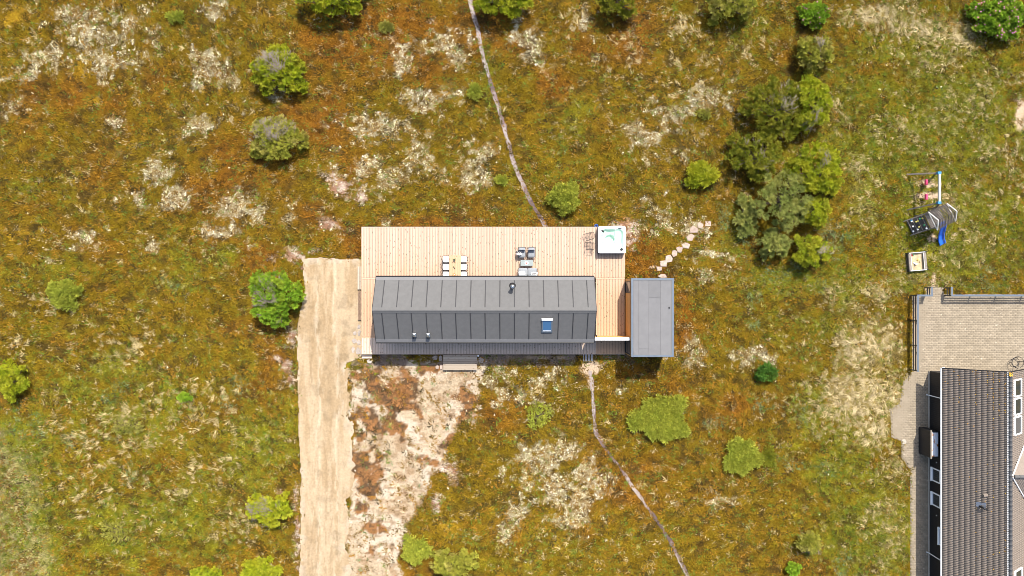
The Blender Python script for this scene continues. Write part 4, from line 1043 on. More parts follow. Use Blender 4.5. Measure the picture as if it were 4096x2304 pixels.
# roof cowls on the near slope
x, y, _ = P(3955, 1988, 4.35); z0 = NEZ+(x-NEX)*math.tan(NA)
vt = MB(); vt.add([(x-.17, y+.1, z0-.05), (x-.17, y-.1, z0-.05), (x+.14, y-.16, z0+.15), (x+.14, y+.16, z0+.15), (x-.17, y+.08, z0+.16), (x-.17, y-.08, z0+.16), (x+.06, y, z0+.24)], [(0, 1, 5, 4), (4, 5, 6), (1, 2, 6, 5), (0, 4, 6, 3), (2, 3, 6)])
vt.build('vent_hood', M['tile'], nb)
x, y, _ = P(3938, 2034, 4.3); z0 = NEZ+(x-NEX)*math.tan(NA)
fl = MB().box((0, 0, 0), (.62, .34, .012)).mesh('flashing_plate', M['steel']); o = link('flashing_plate', fl, nb, Vector((x+.05, y+.12, z0+.105))-ORG[nb]); o.rotation_euler = (0, -NA, 0)
MB().tube([(x, y, z0-.05), (x, y, z0+.42), (x+.06, y-.04, z0+.52), (x+.22, y-.10, z0+.50)], [.075, .075, .07, .085], 10).build('bent_flue', M['black'], nb, smooth=True)
# roof windows on the far slope
def far_window(py0, py1, x0):
    ya = -(py0-1152)/50*.918; yb_ = -(py1-1152)/50*.918; L = 1.35; w = ya-yb_
    f = MB()
    for s_ in (-1, 1): f.box((0, s_*(w/2-.045), .0), (L, .09, .14))
    for s_ in (-1, 1): f.box((s_*(L/2-.045), 0, .001), (.09, w-.18, .14))
    xc = x0+L/2*math.cos(NA); zc = NRZ-(xc-NRX)*math.tan(NA)+.10
    o = link('roof_window', f.mesh('roof_window', M['white']), nb, Vector((xc, (ya+yb_)/2, zc))-ORG[nb]); o.rotation_euler = (0, NA, 0); ORG[o] = Vector((0, 0, 0))
    link('pane', MB().box((0, 0, .02), (L-.17, w-.17, .02)).mesh('pane', M['glass']), o)
for a_, b_ in ((1518, 1588), (1593, 1661), (1667, 1741)): far_window(a_, b_, 36.78)
far_window(2283, 2350, 36.85)
# cross gable on the far side
cyy = -(1906-1152)/50*.912; m = MB(); vs = []; fs = []
nd, nxx = 24, 200
V = []; F = []
for sgn in (1, -1):
    base = len(V)
    for i in range(nd+1):
        d = 3.4*i/nd
        for j in range(nxx+1):
            x = NRX+.1+d+(9.0-d)*j/nxx
            z = NRZ+.05-d*math.tan(NA)+.028*max(0, math.sin(x*2*math.pi/.13))+.02*((d/ .287) % 1)
            V.append((x, cyy+sgn*d, z))
    for i in range(nd):
        for j in range(nxx):
            f_ = (base+i*(nxx+1)+j, base+(i+1)*(nxx+1)+j, base+(i+1)*(nxx+1)+j+1, base+i*(nxx+1)+j+1); F.append(f_ if sgn < 0 else f_[::-1])
o = link('cross_gable_roof', np_mesh('cross_gable_roof', np.array(V)-np.array(ORG[nb]), F, M['tile']), nb)
rx = NRX+.25
rme2 = rme
while rx < NRX+9: q = link('ridge_tile', rme2, o, Vector((rx, cyy, NRZ+.06))-ORG[nb]); q.rotation_euler = (0, 0, math.pi/2); rx += .36
m = MB()
for s_ in (-1, 1): m.tube([(NRX+.15, cyy+s_*.05, NRZ+.02), (NRX+3.3, cyy+s_*3.2, NRZ-3.2*math.tan(NA)+.03)], .05, 6)
m.build('valley_trim', M['white'], nb)
MB().box((NRX+6.3, cyy, 1.2), (5.2, 5.6, 2.5)).build('wing_wall', M['nb_wall'], nb)

# bin shed with rusty lid
sx0, sy1, sy0 = 32.48, -11.1, -13.2
bs = thing('utility_shed', 'low black board shed with a rust stained white lid against the black house', 'shed', (32.75, (sy0+sy1)/2, 0))
MB().box((32.76, (sy0+sy1)/2, .80), (.53, sy1-sy0, 1.60)).build('cabinet', M['nb_wall'], bs)
MB().box((32.52, (sy0+sy1)/2, 1.63), (.10, sy1-sy0+.12, .05)).build('front_rail', M['play_wood'], bs)
MB().box((32.83, (sy0+sy1)/2, 1.615), (.48, sy1-sy0-.25, .02)).build('lid', M['rust_white'], bs)
for k in range(6): MB().box((32.485, sy0+.2+k*.34, .78), (.022, .03, 1.5)).build('cover_batten', M['nb_wall'], bs)

# ------------------------------------------------------------------ railings
def railing(label, pts, z=.95):
    W = [P(px, py, z) for px, py in pts]
    o = thing('railing', label, 'railing', (W[0][0], W[0][1], 0))
    for i, (a_, b_) in enumerate(zip(W[:-1], W[1:])):
        a_ = Vector(a_); b_ = Vector(b_); d = (b_-a_); L = d.length; d.normalize(); n_ = Vector((-d.y, d.x, 0))
        MB().beam(a_-d*.07+Vector((0, 0, .002*i)), b_+d*.069+Vector((0, 0, .002*i)), .14, .05).build('top_rail', M['zinc'], o)
        for zz in (.66, .38): MB().beam((a_.x, a_.y, zz+.003*i), (b_.x, b_.y, zz+.003*i), .04, .09).build('lower_rail', M['black'], o)
        k = max(1, round(L/2.0))
        for q in range(k+1):
            if i > 0 and q == 0: continue
            p_ = a_+d*L*q/k; MB().box((p_.x, p_.y, .46), (.08, .08, .93)).build('post', M['black'], o)
    return o
railing('dark railing along the path side of the paved terrace with a short return', [(3671, 1484), (3671, 1182), (3727, 1182), (3727, 1151)])
railing('long dark railing along the grass side of the paved terrace', [(3807, 1151), (3807, 1182), (4330, 1182)])

# fire ring
x, y, _ = P(4067, 1449, .35)
frg = thing('fire_ring', 'black round steel fire ring stand on the paved terrace', 'fire ring', (x, y, .045))
cirl = lambda r, z, n=28: [(r*math.cos(2*math.pi*k/n), r*math.sin(2*math.pi*k/n), z) for k in range(n)]
MB().tube(cirl(.46, .42), .02, 6, True).build('upper_ring', M['black'], frg, world=False); MB().tube(cirl(.33, .12), .018, 6, True).build('lower_ring', M['black'], frg, world=False)
for a_ in (0.1, 1.3, 3.2, 4.6): MB().tube([(.46*math.cos(a_), .46*math.sin(a_), .42), (.34*math.cos(a_), .34*math.sin(a_), 0)], .02, 6).build('leg', M['black'], frg, world=False)

# ------------------------------------------------------------------ playground
hz = 2.35; A_ = Vector(P(3757, 692, hz)); B_ = Vector(P(3757, 811, hz))
sw = thing('swing_set', 'wooden swing frame with white top beam and blue corner brackets', 'swing', (A_.x, (A_.y+B_.y)/2, 0))
MB().beam(A_+Vector((0, .10, 0)), B_-Vector((0, .10, 0)), .13).build('top_beam', M['play_light'], sw)
for e_, q in ((A_, 1), (B_, -1)):
    MB().box((e_.x-.02, e_.y, e_.z-.03), (.26, .20, .22)).build('bracket', M['teal'], sw)
    for s_ in (-1, 1):
        MB().beam((e_.x+s_*.05, e_.y, e_.z-.05), (e_.x+s_*1.12, e_.y+q*.28, -.02), .10).build('leg', M['play_wood'], sw)
for py, lab in ((729, 0), (787, 1)):
    ys2 = P(0, py, .5)[1]; xs2 = P(3706, 0, .45)[0]
    st = thing('pink_swing', ['pink plastic swing seat with high back hanging at the open end of the frame', 'pink plastic swing seat hanging next to the play tower'][lab], 'swing', (xs2, ys2, .4))
    m = MB(); m.box((xs2, ys2, .42), (.24, .44, .05), 0, .02); m.box((xs2-.12, ys2, .53), (.04, .42, .24)); m.build('seat', M['pink'], st)
    for s_ in (-1, 1): MB().tube([(xs2, ys2+s_*.2, .46), (A_.x-.02, ys2+s_*.2, hz-.07)], .011, 4).build('rope', M['twig'], st)
# tower, rotated plan
org = Vector(P(3700, 878, .0)); ua = Vector((.90, .44, 0)).normalized(); va = Vector((.44, -.90, 0)).normalized()
tw = thing('play_tower', 'dark timber play tower with lattice roof, climbing panel and slide deck', 'play tower', org)
def L(a_, b_, z): return org+ua*a_+va*b_+Vector((0, 0, z))
hw = .62; PH = 1.25; TP = 2.15
for a_ in (-hw, hw):
    for b_ in (-hw, hw): MB().beam(L(a_, b_, -.02), L(a_, b_, TP), .09).build('post', M['play_wood'], tw)
for k in range(9): a_ = -hw+.07+k*.138; MB().beam(L(a_, -hw, PH), L(a_, hw, PH), .12, .03).build('deck_plank', M['play_wood'], tw)
for s_ in (-1, 1):
    MB().beam(L(-hw, s_*hw, TP-.05), L(hw, s_*hw, TP-.05), .07, .10).build('top_rail', M['play_wood'], tw); MB().beam(L(s_*hw, -hw, TP-.05), L(s_*hw, hw, TP-.05), .07, .10).build('top_rail', M['play_wood'], tw)
    MB().beam(L(-hw, s_*hw, PH-.08), L(hw, s_*hw, PH-.08), .07, .12).build('floor_beam', M['play_wood'], tw)
# open slatted gable roof
for s_ in (-1, 1):
    for k in range(9):
        t_ = k/8; MB().beam(L(-hw-.15, s_*(hw+.12)*(1-t_), TP+.02+.62*t_), L(hw+.15, s_*(hw+.12)*(1-t_), TP+.02+.62*t_), .05, .02).build('roof_slat', M['play_dark'], tw)
    for a_ in np.linspace(-hw, hw, 6): MB().beam(L(a_, s_*(hw+.12), TP+.04), L(a_, 0, TP+.665), .035, .02).build('roof_lath', M['play_dark'], tw)
for a_ in (-hw-.16, hw+.16):
    m = MB(); m.beam(L(a_, -hw-.14, TP), L(a_, 0, TP+.68), .05, .07); m.beam(L(a_, hw+.14, TP), L(a_, 0, TP+.68), .05, .07); m.beam(L(a_, -hw-.14, TP), L(a_, hw+.14, TP), .05, .07); m.build('gable_frame', M['play_light'], tw)
for k in range(5): b_ = -hw+.1+k*.26; MB().beam(L(-hw, -hw-.03+.0*b_, PH+.12+k*.15), L(hw, -hw-.03, PH+.12+k*.15), .025, .07).build('side_slat', M['play_dark'], tw)
# sloping climbing panel with holds
for b_ in (-hw, hw): MB().beam(L(-hw-1.05, b_*1.0, .0), L(-hw, b_, PH), .07).build('climb_rail', M['play_wood'], tw)
for k in range(4): t_ = .2+k*.22; MB().beam(L(-hw-1.05+1.05*t_, -hw, PH*t_), L(-hw-1.05+1.05*t_, hw, PH*t_), .04).build('rung', M['play_wood'], tw)
hc = ['white', 'yellow', 'white', 'green', 'yellow', 'white', 'white', 'yellow', 'green', 'white', 'yellow', 'teal']
for k, cn_ in enumerate(hc):
    t_ = .15+random.random()*.75; b_ = random.uniform(-hw*.8, hw*.8); p_ = L(-hw-1.05+1.05*t_, b_, PH*t_+.05)
    m = MB(); m.lathe((p_.x, p_.y, p_.z), [(.03, -.03), (.075, .0), (.06, .05), (.02, .07)], 8); m.build('climbing_hold', M[cn_], tw)
m = MB(); m.beam(L(-hw-.9, 0, .16), L(-hw-.05, 0, PH-.05), 1.15, .02, (0, 0, 1)); m.build('climb_panel', M['play_dark'], tw)
sd_o = thing('slide', 'blue plastic slide leading down from the play tower', 'slide', L(.28, hw+.9, 0))
prof2 = [(hw-.1, PH+.06), (hw+.25, PH+.02), (hw+.62, .86), (hw+1.0, .45), (hw+1.35, .22), (hw+1.75, .14)]
def slide_strip(ac, w, off, mat, name):
    m = MB(); vs = []; fs = []
    for b_, z_ in prof2:
        for a_, dz in ((ac-w/2, off), (ac+w/2, off), (ac+w/2, off-.04), (ac-w/2, off-.04)): vs.append(L(a_, b_, z_+dz))
    for i in range(len(prof2)-1):
        for k in range(4): fs.append((i*4+k, i*4+(k+1) % 4, i*4+4+(k+1) % 4, i*4+4+k))
    fs += [(0, 1, 2, 3), tuple(len(vs)-4+k for k in (3, 2, 1, 0))]; m.add(vs, fs); return m.build(name, mat, sd_o)
slide_strip(.28, .40, 0, M['blue'], 'chute')
for s_ in (-1, 1): slide_strip(.28+s_*.23, .055, .13, M['blue'], 'side_wall'); slide_strip(.28+s_*.23, .05, .06, M['blue'], 'side_wall')
MB().beam(L(.28, hw+1.3, -.02), L(.28, hw+1.3, .22), .3, .06).build('support', M['blue'], sd_o)

# sandbox
x, y, _ = P(3666, 1046, .2); sa = R(5)
sb = thing('sandbox', 'square dark plank sandbox with pale sand on the grass', 'sandbox', (x, y, 0), sa)
w = .71
for s_ in (-1, 1):
    for z in (.09, .26):
        MB().box((s_*w, 0, z), (.045, 2*w, .16)).build('side_plank', M['play_dark'], sb, world=False); MB().box((0, s_*w, z), (2*w-.05, .045, .16)).build('side_plank', M['play_dark'], sb, world=False)
    MB().box((s_*(w-.10), 0, .36), (.18 if s_ > 0 else .18, 2*w-.1, .03)).build('bench_plank', M['play_wood'], sb, world=False)
    MB().box((0, s_*w, .352), (2*w-.1, .05, .03)).build('rim_plank', M['play_light'], sb, world=False)
    MB().box((s_*(w-.21), 0, .352), (.03, 2*w-.12, .03)).build('rim_plank', M['play_light'], sb, world=False)
    for q in (-1, 1): MB().box((s_*w, q*w, .20), (.1, .1, .42)).build('corner_post', M['black'], sb, world=False)
n = 16; ii = np.arange((n+1)**2).reshape(n+1, n+1); uu = np.linspace(-w+.03, w-.03, n+1); A2, B2 = np.meshgrid(uu, uu, indexing='ij')
F = np.stack([ii[:-1, :-1], ii[1:, :-1], ii[1:, 1:], ii[:-1, 1:]], -1).reshape(-1, 4)
link('sand', np_mesh('sand', np.stack([A2.ravel(), B2.ravel(), .12+.10*fbm(A2.ravel()+3, B2.ravel(), .5, 3, 88)], 1), F, M['sandbox'], True), sb)
def toy(lab, dx, dy, mat, kind):
    c_, s2 = math.cos(sa), math.sin(sa); o = thing('sand_toy', lab, 'toy', (x+dx*c_-dy*s2, y+dx*s2+dy*c_, .175))
    if kind == 'bucket': MB().lathe((0, 0, 0), [(.06, 0), (.085, .15), (.075, .15), (.05, .03)], 14).build('bucket', M[mat], o, world=False)
    elif kind == 'mould':
        m = MB(); m.prism([(.09*math.cos(a_*math.pi/5)*(1 if a_ % 2 else .55), .09*math.sin(a_*math.pi/5)*(1 if a_ % 2 else .55)) for a_ in range(10)], 0, .06, .2); m.build('mould', M[mat], o, world=False)
    else:
        m = MB(); m.cushion((0, .08, .03), (.10, .13, .04)); m.tube([(0, 0, .04), (0, -.17, .05)], .014, 6); m.build('spade', M[mat], o, world=False)
toy('red toy bucket in the sandbox corner', -.42, .52, 'red', 'bucket'); toy('blue toy spade in the sandbox corner', -.44, .36, 'blue', 'spade'); toy('green toy mould in the sandbox', -.22, .55, 'green', 'mould')
toy('white toy mould in the middle of the sandbox', -.22, -.1, 'white', 'mould'); toy('white toy bucket beside the white mould in the sandbox', -.10, -.18, 'white', 'bucket'); toy('yellow toy mould in the sandbox', .12, .12, 'yellow', 'mould')

# ------------------------------------------------------------------ shrubs and trees
def unit(v): return v/np.maximum(np.linalg.norm(v, axis=-1, keepdims=True), 1e-9)
def shoots(base, tip, w, r):
    """two crossed tapered quads per shoot"""
    d = unit(tip-base); a = unit(np.cross(d, np.array([0, .35, 1.0])+r.normal(size=d.shape)*.45)); b = np.cross(d, a)*.6
    V = []
    for q in (a, b):
        V.append(np.stack([base-q*w*.35, base+q*w*.35, tip+q*w*.65, tip-q*w*.65], 1))
    V = np.stack(V, 1).reshape(-1, 3)
    F = np.arange(len(V)).reshape(-1, 4); return V, F
PALS = {
 'lime': [(.31, .345, .015), (.37, .355, .02), (.22, .275, .015), (.40, .40, .035)],
 'gold': [(.34, .325, .045), (.28, .285, .035), (.38, .335, .09), (.24, .26, .03)],
 'greygreen': [(.27, .295, .07), (.31, .325, .08), (.21, .25, .05), (.34, .33, .08)],
 'dark': [(.19, .205, .015), (.24, .24, .02), (.14, .16, .014), (.28, .26, .025)],
 'green': [(.19, .32, .02), (.25, .36, .025), (.14, .24, .015), (.30, .37, .03)],
 'spruce': [(.07, .16, .02), (.09, .20, .025), (.05, .12, .015), (.11, .18, .02)],
 'low': [(.31, .33, .04), (.36, .365, .045), (.24, .28, .03), (.28, .32, .035)],
 'pale': [(.27, .26, .045), (.30, .29, .045), (.21, .22, .025), (.34, .30, .08)]}
def shrub(name, label, cat, dx, dy, rx, ry, h, pal, seed, pads=None, padr=.34, dens=60, sl=.17, sw_=.055, flat=.0, grey=None, gap=.0, flowers=0, group=None, open_=.0, spc=.85):
    r = np.random.default_rng(seed); zc = h*.6
    cx, cy, _ = P(dx*DQ, dy*DQ, zc); k = (CAMH-zc)/CAMH/PPM*DQ; rx = rx*k; ry = ry*k
    z0 = float(height(np.array([cx]), np.array([cy]))[0])
    o = thing(name, label, cat, (cx, cy, z0-.03), 0, group)
    area = math.pi*rx*ry; K = pads or max(5, int(area/(padr*padr*1.45)))
    # pads by dart throwing on an uneven outline
    lob = r.uniform(0, 6.28, 3); pts = []; tries = 0
    while len(pts) < K and tries < 6000:
        tries += 1; q = r.uniform(-1, 1, 2); a = math.atan2(q[1], q[0]); lim = .86+.13*math.sin(3*a+lob[0])+.12*math.sin(5*a+lob[1])+.06*math.sin(9*a+lob[2])
        rr = math.hypot(*q)
        if rr > lim: continue
        p = np.array([q[0]*(rx-padr*.6), q[1]*(ry-padr*.6)])
        if any((p[0]-t_[0])**2+(p[1]-t_[1])**2 < (padr*(spc if open_ == 0 else 1.3))**2 for t_ in pts): continue
        if gap and r.random() < gap*(1-rr): continue
        dome = math.sqrt(max(0, 1-min(1, rr*.95)**2)); z = h*(.28+.60*dome)*r.uniform(.62, 1.08) if not flat else h*(.55+.3*dome)*r.uniform(.8, 1.1)
        pts.append((p[0], p[1], z, rr))
    pts = np.array(pts); n = len(pts)
    pr = padr*r.uniform(.6, 1.25, n)
    # pads low inside, filling under the canopy edge
    low = pts[r.random(n) < .35].copy()
    if len(low) and not flat: low[:, 2] *= .5; low[:, :2] *= .9; pts = np.concatenate([pts, low]); pr = np.concatenate([pr, padr*r.uniform(.7, 1., len(low))]); n = len(pts)
    m = int(dens); d = r.normal(size=(n, m, 3)); d[..., 2] = np.abs(d[..., 2])*.9-.12; d = unit(d)
    sc_ = np.array([1, 1, .75])
    cen = pts[:, None, :3]
    s0 = r.uniform(.15, .75, (n, m, 1)); base = cen+d*sc_*pr[:, None, None]*s0
    dirn = unit(d*np.array([1, 1, .8])+r.normal(size=d.shape)*.35+np.array([0, 0, .25]))
    tip = base+dirn*sl*r.uniform(.7, 1.35, (n, m, 1))
    base = base.reshape(-1, 3); tip = tip.reshape(-1, 3); tip[:, 2] = np.maximum(tip[:, 2], .04)
    V, F = shoots(base, tip, np.full((len(base), 1), sw_), r)
    pal_ = np.array(PALS[pal]); pc = pal_[r.integers(0, 4, n)]*.6+pal_[0]*.4
    if seed % 2: pc = pc*r.uniform(.82, 1.12, (n, 1))
    c = np.repeat(pc, m, 0)*r.uniform(.7, 1.3, (n*m, 1)); c = np.repeat(c, 8, 0)
    col = np.ones((len(V), 4)); col[:, :3] = c
    cr = link('crown', np_mesh('crown', V, F, M['leaf'], False, [('tint', 'FLOAT_COLOR', 'POINT', col), ('vary', 'FLOAT', 'POINT', np.full(len(V), .5))]), o)
    t_ = MB(); tr_ = .05+.035*max(rx, ry)
    bx_, by_ = (.25*rx, -.2*ry) if grey else (0, 0)
    t_.tube([(bx_, by_, -.06), (bx_*.9+.03, by_*.9, h*.22), (bx_*.6, by_*.6+.04, h*.45)], [tr_*1.2, tr_, tr_*.7], 7)
    for i in r.permutation(n)[:min(n, 22)]:
        p = pts[i]; q = Vector((bx_*.8, by_*.8, h*r.uniform(.15, .4))); e = Vector(p[:3]); mid = q.lerp(e, .5)+Vector((r.uniform(-.08, .08), r.uniform(-.08, .08), -.05))
        t_.tube([q, mid, e], [tr_*.5, tr_*.35, tr_*.15], 5)
    t_.build('trunk', M['bark'], o, world=False)
    if grey:
        ga, gs, gn = grey   # fan direction in degrees, spread, count
        ns = max(6, gn//7); sa_ = R(ga)+r.normal(size=ns)*R(gs*1.25); sr = r.uniform(.0, .85, ns)
        sp_ = np.stack([bx_*.5+np.cos(sa_)*sr*rx, by_*.5+np.sin(sa_)*sr*ry], 1)
        k_ = np.repeat(np.arange(ns), 6); N_ = len(k_); an = R(ga)+r.normal(size=N_)*.35+(sa_[k_]-R(ga))*.5
        q_ = sp_[k_]+r.normal(size=(N_, 2))*.13; ln_ = r.uniform(.2, .5, N_)
        e2 = q_+np.stack([np.cos(an), np.sin(an)], 1)*ln_[:, None]
        zf = lambda p: h*(.36+.54*np.sqrt(np.clip(1-(p[:, 0]/rx)**2-(p[:, 1]/ry)**2, 0, 1)))
        st = np.concatenate([q_, (zf(q_)+r.uniform(-.04, .10, N_))[:, None]], 1); en = np.concatenate([e2, (zf(e2)+r.uniform(.0, .12, N_))[:, None]], 1)
        V, F = shoots(st, en, np.full((N_, 1), .024), r)
        link('bare_twigs', np_mesh('bare_twigs', V, F, M['twig']), o)['kind'] = 'stuff'
    if flowers:
        f_ = MB(); idx = r.integers(0, len(tip), flowers)
        for i in idx:
            p = tip[i]
            if p[2] < h*.35: continue
            f_.lathe((p[0], p[1], p[2]), [(.012, 0), (.055, .025), (.012, .03)], 6)
        fo = f_.build('flowers', M['petal'], o, world=False); fo['kind'] = 'stuff'
    return o
pine = dict(padr=.27, dens=58, sl=.16, sw_=.055, spc=1.15)
shrub('pine_shrub', 'windswept lime green pine with grey bare twigs, larger of the pair above the driveway heath', 'pine', 700, 177, 80, 70, 1.9, 'lime', 1, grey=(128, 26, 330), **pine)
shrub('pine_shrub', 'golden olive windswept pine with many grey twigs on the heath', 'pine', 694, 346, 80, 64, 1.8, 'gold', 2, grey=(118, 32, 420), **pine)
shrub('pine_shrub', 'bright green pine with grey twigs right beside the sand driveway', 'pine', 690, 746, 76, 82, 2.0, 'green', 3, grey=(150, 40, 260), **pine)
shrub('pine_shrub', 'yellow green low pine with a grey bare centre beside the driveway heath', 'pine', 676, 1282, 66, 46, 1.2, 'lime', 4, grey=(170, 40, 200), **pine)
shrub('pine_tree', 'lime green pine spreading over brown heather, west of the trodden path', 'pine', 836, -8, 98, 50, 2.4, 'lime', 5, **pine)
shrub('pine_tree', 'lime green pine right beside the trodden path end', 'pine', 1268, -4, 80, 50, 2.4, 'lime', 6, **pine)
shrub('pine_tree', 'dark gappy pine with a few lit yellow green tufts', 'pine', 1555, 2, 58, 42, 2.2, 'dark', 7, gap=.4, **pine)
shrub('pine_tree', 'yellow green two lobed pine between tufts of dry grass', 'pine', 1838, 6, 74, 50, 2.2, 'gold', 8, **pine)
rose = dict(padr=.27, dens=46, sl=.12, sw_=.09)
shrub('rose_bush', 'small leafy rose bush with pink flowers', 'rose bush', 2048, 36, 42, 38, 1.2, 'green', 9, flowers=40, **rose)
shrub('rose_bush', 'large leafy rose bush dotted with pink flowers', 'rose bush', 2520, 42, 88, 58, 1.7, 'green', 10, flowers=190, **rose)
shrub('pine_tree', 'rounded olive green pine with a grey twig patch, tip of the pine belt', 'pine', 2052, 132, 54, 50, 2.2, 'gold', 11, grey=(95, 16, 60), **pine)
shrub('pine_tree', 'bright tall pine with a grey trunk hollow in the pine belt', 'pine', 2046, 258, 54, 78, 2.6, 'lime', 12, grey=(250, 20, 60), **pine)
shrub('dark_tree', 'dark open crowned tree with bare grey branches in the pine belt', 'tree', 1952, 270, 88, 88, 2.4, 'dark', 13, grey=(60, 70, 110), gap=.35, open_=1, padr=.30, dens=50, sl=.2, sw_=.06)
shrub('dark_tree', 'dark olive spreading tree beside the round bright juniper', 'tree', 1902, 385, 78, 74, 2.2, 'dark', 14, grey=(30, 80, 60), gap=.3, open_=1, padr=.30, dens=50, sl=.2, sw_=.06)
shrub('pine_tree', 'large bright yellow green pine bulging from the pine belt', 'pine', 2056, 424, 80, 76, 2.9, 'lime', 15, grey=(100, 15, 30), **pine)
shrub('pine_tree', 'large grey green pine with rounded foliage pads', 'pine', 1972, 505, 88, 86, 3.0, 'greygreen', 16, padr=.40, dens=110, sl=.15, sw_=.045, spc=1.2)
shrub('pine_tree', 'medium lime green pine leaning out of the belt towards the swings', 'pine', 2052, 530, 42, 44, 2.2, 'lime', 17, **pine)
shrub('pine_shrub', 'blue green low shrub at the shaded edge of the pine belt', 'shrub', 1878, 545, 32, 60, 1.3, 'greygreen', 18, **pine)
shrub('pine_tree', 'small grey green pine pad above dark shade at the belt end', 'pine', 1948, 612, 46, 42, 2.1, 'greygreen', 19, gap=.4, **pine)
shrub('pine_tree', 'bright lime pine with a grey top at the end of the belt facing the deck', 'pine', 2044, 632, 50, 46, 2.2, 'lime', 20, grey=(40, 25, 50), **pine)
juni = dict(padr=.20, dens=36, sl=.22, sw_=.042, spc=1.1)
shrub('round_shrub', 'round yellow green shrub beside the trodden path above the deck', 'shrub', 1420, 496, 44, 44, 1.1, 'low', 21, **juni)
shrub('juniper_shrub', 'round bright green juniper beside the dark trees', 'shrub', 1764, 441, 46, 35, 1.0, 'lime', 22, **juni)
lowp = dict(padr=.24, dens=38, sl=.22, sw_=.05, flat=1)
shrub('creeping_shrub', 'large flat yellow green creeping shrub below the annex', 'shrub', 1660, 1052, 82, 66, .45, 'low', 23, **lowp)
shrub('creeping_shrub', 'round flat yellow green creeping shrub out on the heath', 'shrub', 1868, 1148, 52, 50, .5, 'low', 24, **lowp)
shrub('creeping_shrub', 'sparse pale creeping shrub beside white lichen', 'shrub', 1356, 1042, 36, 38, .35, 'low', 25, open_=1, padr=.24, dens=24, sl=.2, sw_=.045, flat=1)
shrub('spruce_sapling', 'small dark green spruce sapling', 'sapling', 1930, 937, 28, 26, .9, 'spruce', 26, **juni)
shrub('small_pine', 'small yellow pine with a pale bare spot on its shaded edge', 'pine', 2036, 1366, 32, 28, 1.1, 'gold', 27, grey=(280, 25, 30), **juni)
shrub('small_shrub', 'small bright green leafy bush near the small yellow pine', 'shrub', 1995, 1432, 22, 20, .7, 'green', 28, **rose)
shrub('pine_shrub', 'golden green pine beside the sandy patch', 'pine', 1142, 1420, 66, 42, 1.5, 'gold', 29, **pine)
shrub('creeping_shrub', 'low green creeping shrub touching the golden pine at the sandy patch', 'shrub', 1046, 1382, 40, 38, .5, 'low', 30, **lowp)
shrub('round_shrub', 'pale lime round shrub alone on the olive heath', 'shrub', 160, 740, 46, 42, .9, 'low', 31, **juni)
shrub('pine_shrub', 'rounded lime pine shrub standing alone beside grey green willow mats', 'shrub', 26, 958, 42, 56, 1.5, 'lime', 32, **pine)
shrub('small_shrub', 'tiny bright green bush among dry grass tufts', 'shrub', 466, 998, 21, 15, .4, 'green', 33, **rose)
shrub('small_shrub', 'small yellow green bush among white lichen patches', 'shrub', 442, 42, 24, 15, .45, 'low', 34, **juni)
shrub('creeping_shrub', 'faint pale yellow creeping shrub near the tiny green bush', 'shrub', 322, 1068, 42, 30, .3, 'pale', 35, open_=1, padr=.24, dens=22, sl=.2, sw_=.045, flat=1)
shrub('creeping_shrub', 'faint yellow green creeping shrub covered by dry grass', 'shrub', 292, 1336, 42, 30, .3, 'pale', 36, open_=1, padr=.24, dens=22, sl=.2, sw_=.045, flat=1)
shrub('pine_shrub', 'low lime shrub half way between driveway and dry grass', 'shrub', 520, 1446, 46, 22, .9, 'lime', 37, **pine)
shrub('pine_shrub', 'low ragged lime shrub near the driveway verge', 'shrub', 655, 1432, 56, 30, .9, 'lime', 38, **juni)
shrub('small_shrub', 'small pale green sprout beside the trodden path', 'shrub', 1196, 231, 19, 22, .35, 'low', 39, **juni)
shrub('small_shrub', 'small olive sprout below the western pine', 'shrub', 972, 68, 22, 14, .3, 'pale', 40, **juni)
shrub('small_shrub', 'small olive sprout among lichen near the dark trees', 'shrub', 1771, 287, 18, 14, .3, 'pale', 41, **juni)
shrub('small_shrub', 'small yellow sprout between lichen and the trodden path', 'shrub', 1262, 452, 18, 14, .3, 'low', 42, **juni)
shrub('small_shrub', 'dark green low bush touching the round creeping shrub', 'shrub', 1932, 1150, 22, 26, .3, 'dark', 43, flat=1, **juni)

# ------------------------------------------------------------------ ground cover (uncountable): instanced tufts
def proto(name, V, F, vary):
    me = np_mesh(name, V, F, M['plant'], False, [('vary', 'FLOAT', 'POINT', vary)])
    return bpy.data.objects.new(name, me)
def blades(n, l0, l1, w, spread, tilt0, tilt1, seed, comb=0., curve=.0, r0=.05):
    r = np.random.default_rng(seed)
    a = r.uniform(0, 2*np.pi, n) if comb == 0 else r.normal(size=n)*comb
    ti = np.radians(r.uniform(tilt0, tilt1, n)); L_ = r.uniform(l0, l1, n)
    b = np.stack([r.normal(size=n)*r0, r.normal(size=n)*r0, np.zeros(n)], 1)
    d = np.stack([np.cos(a)*np.sin(ti), np.sin(a)*np.sin(ti), np.cos(ti)], 1)
    mid = b+d*L_[:, None]*.55; tip = mid+unit(d+np.array([0, 0, -curve]))*L_[:, None]*.45
    s = np.stack([-np.sin(a), np.cos(a), np.zeros(n)], 1)+r.normal(size=(n, 3))*.3; s = unit(s)
    V = np.stack([b-s*w*.4, b+s*w*.4, mid+s*w*.5, mid-s*w*.5, tip+s*w*.12, tip-s*w*.12], 1).reshape(-1, 3)
    i = np.arange(n)[:, None]*6
    F = np.concatenate([i+np.array([[0, 1, 2, 3]]), i+np.array([[3, 2, 4, 5]])], 0)
    V[:, 2] = np.maximum(V[:, 2], .004)
    return V, F, np.repeat(r.uniform(.1, .9, n), 6)
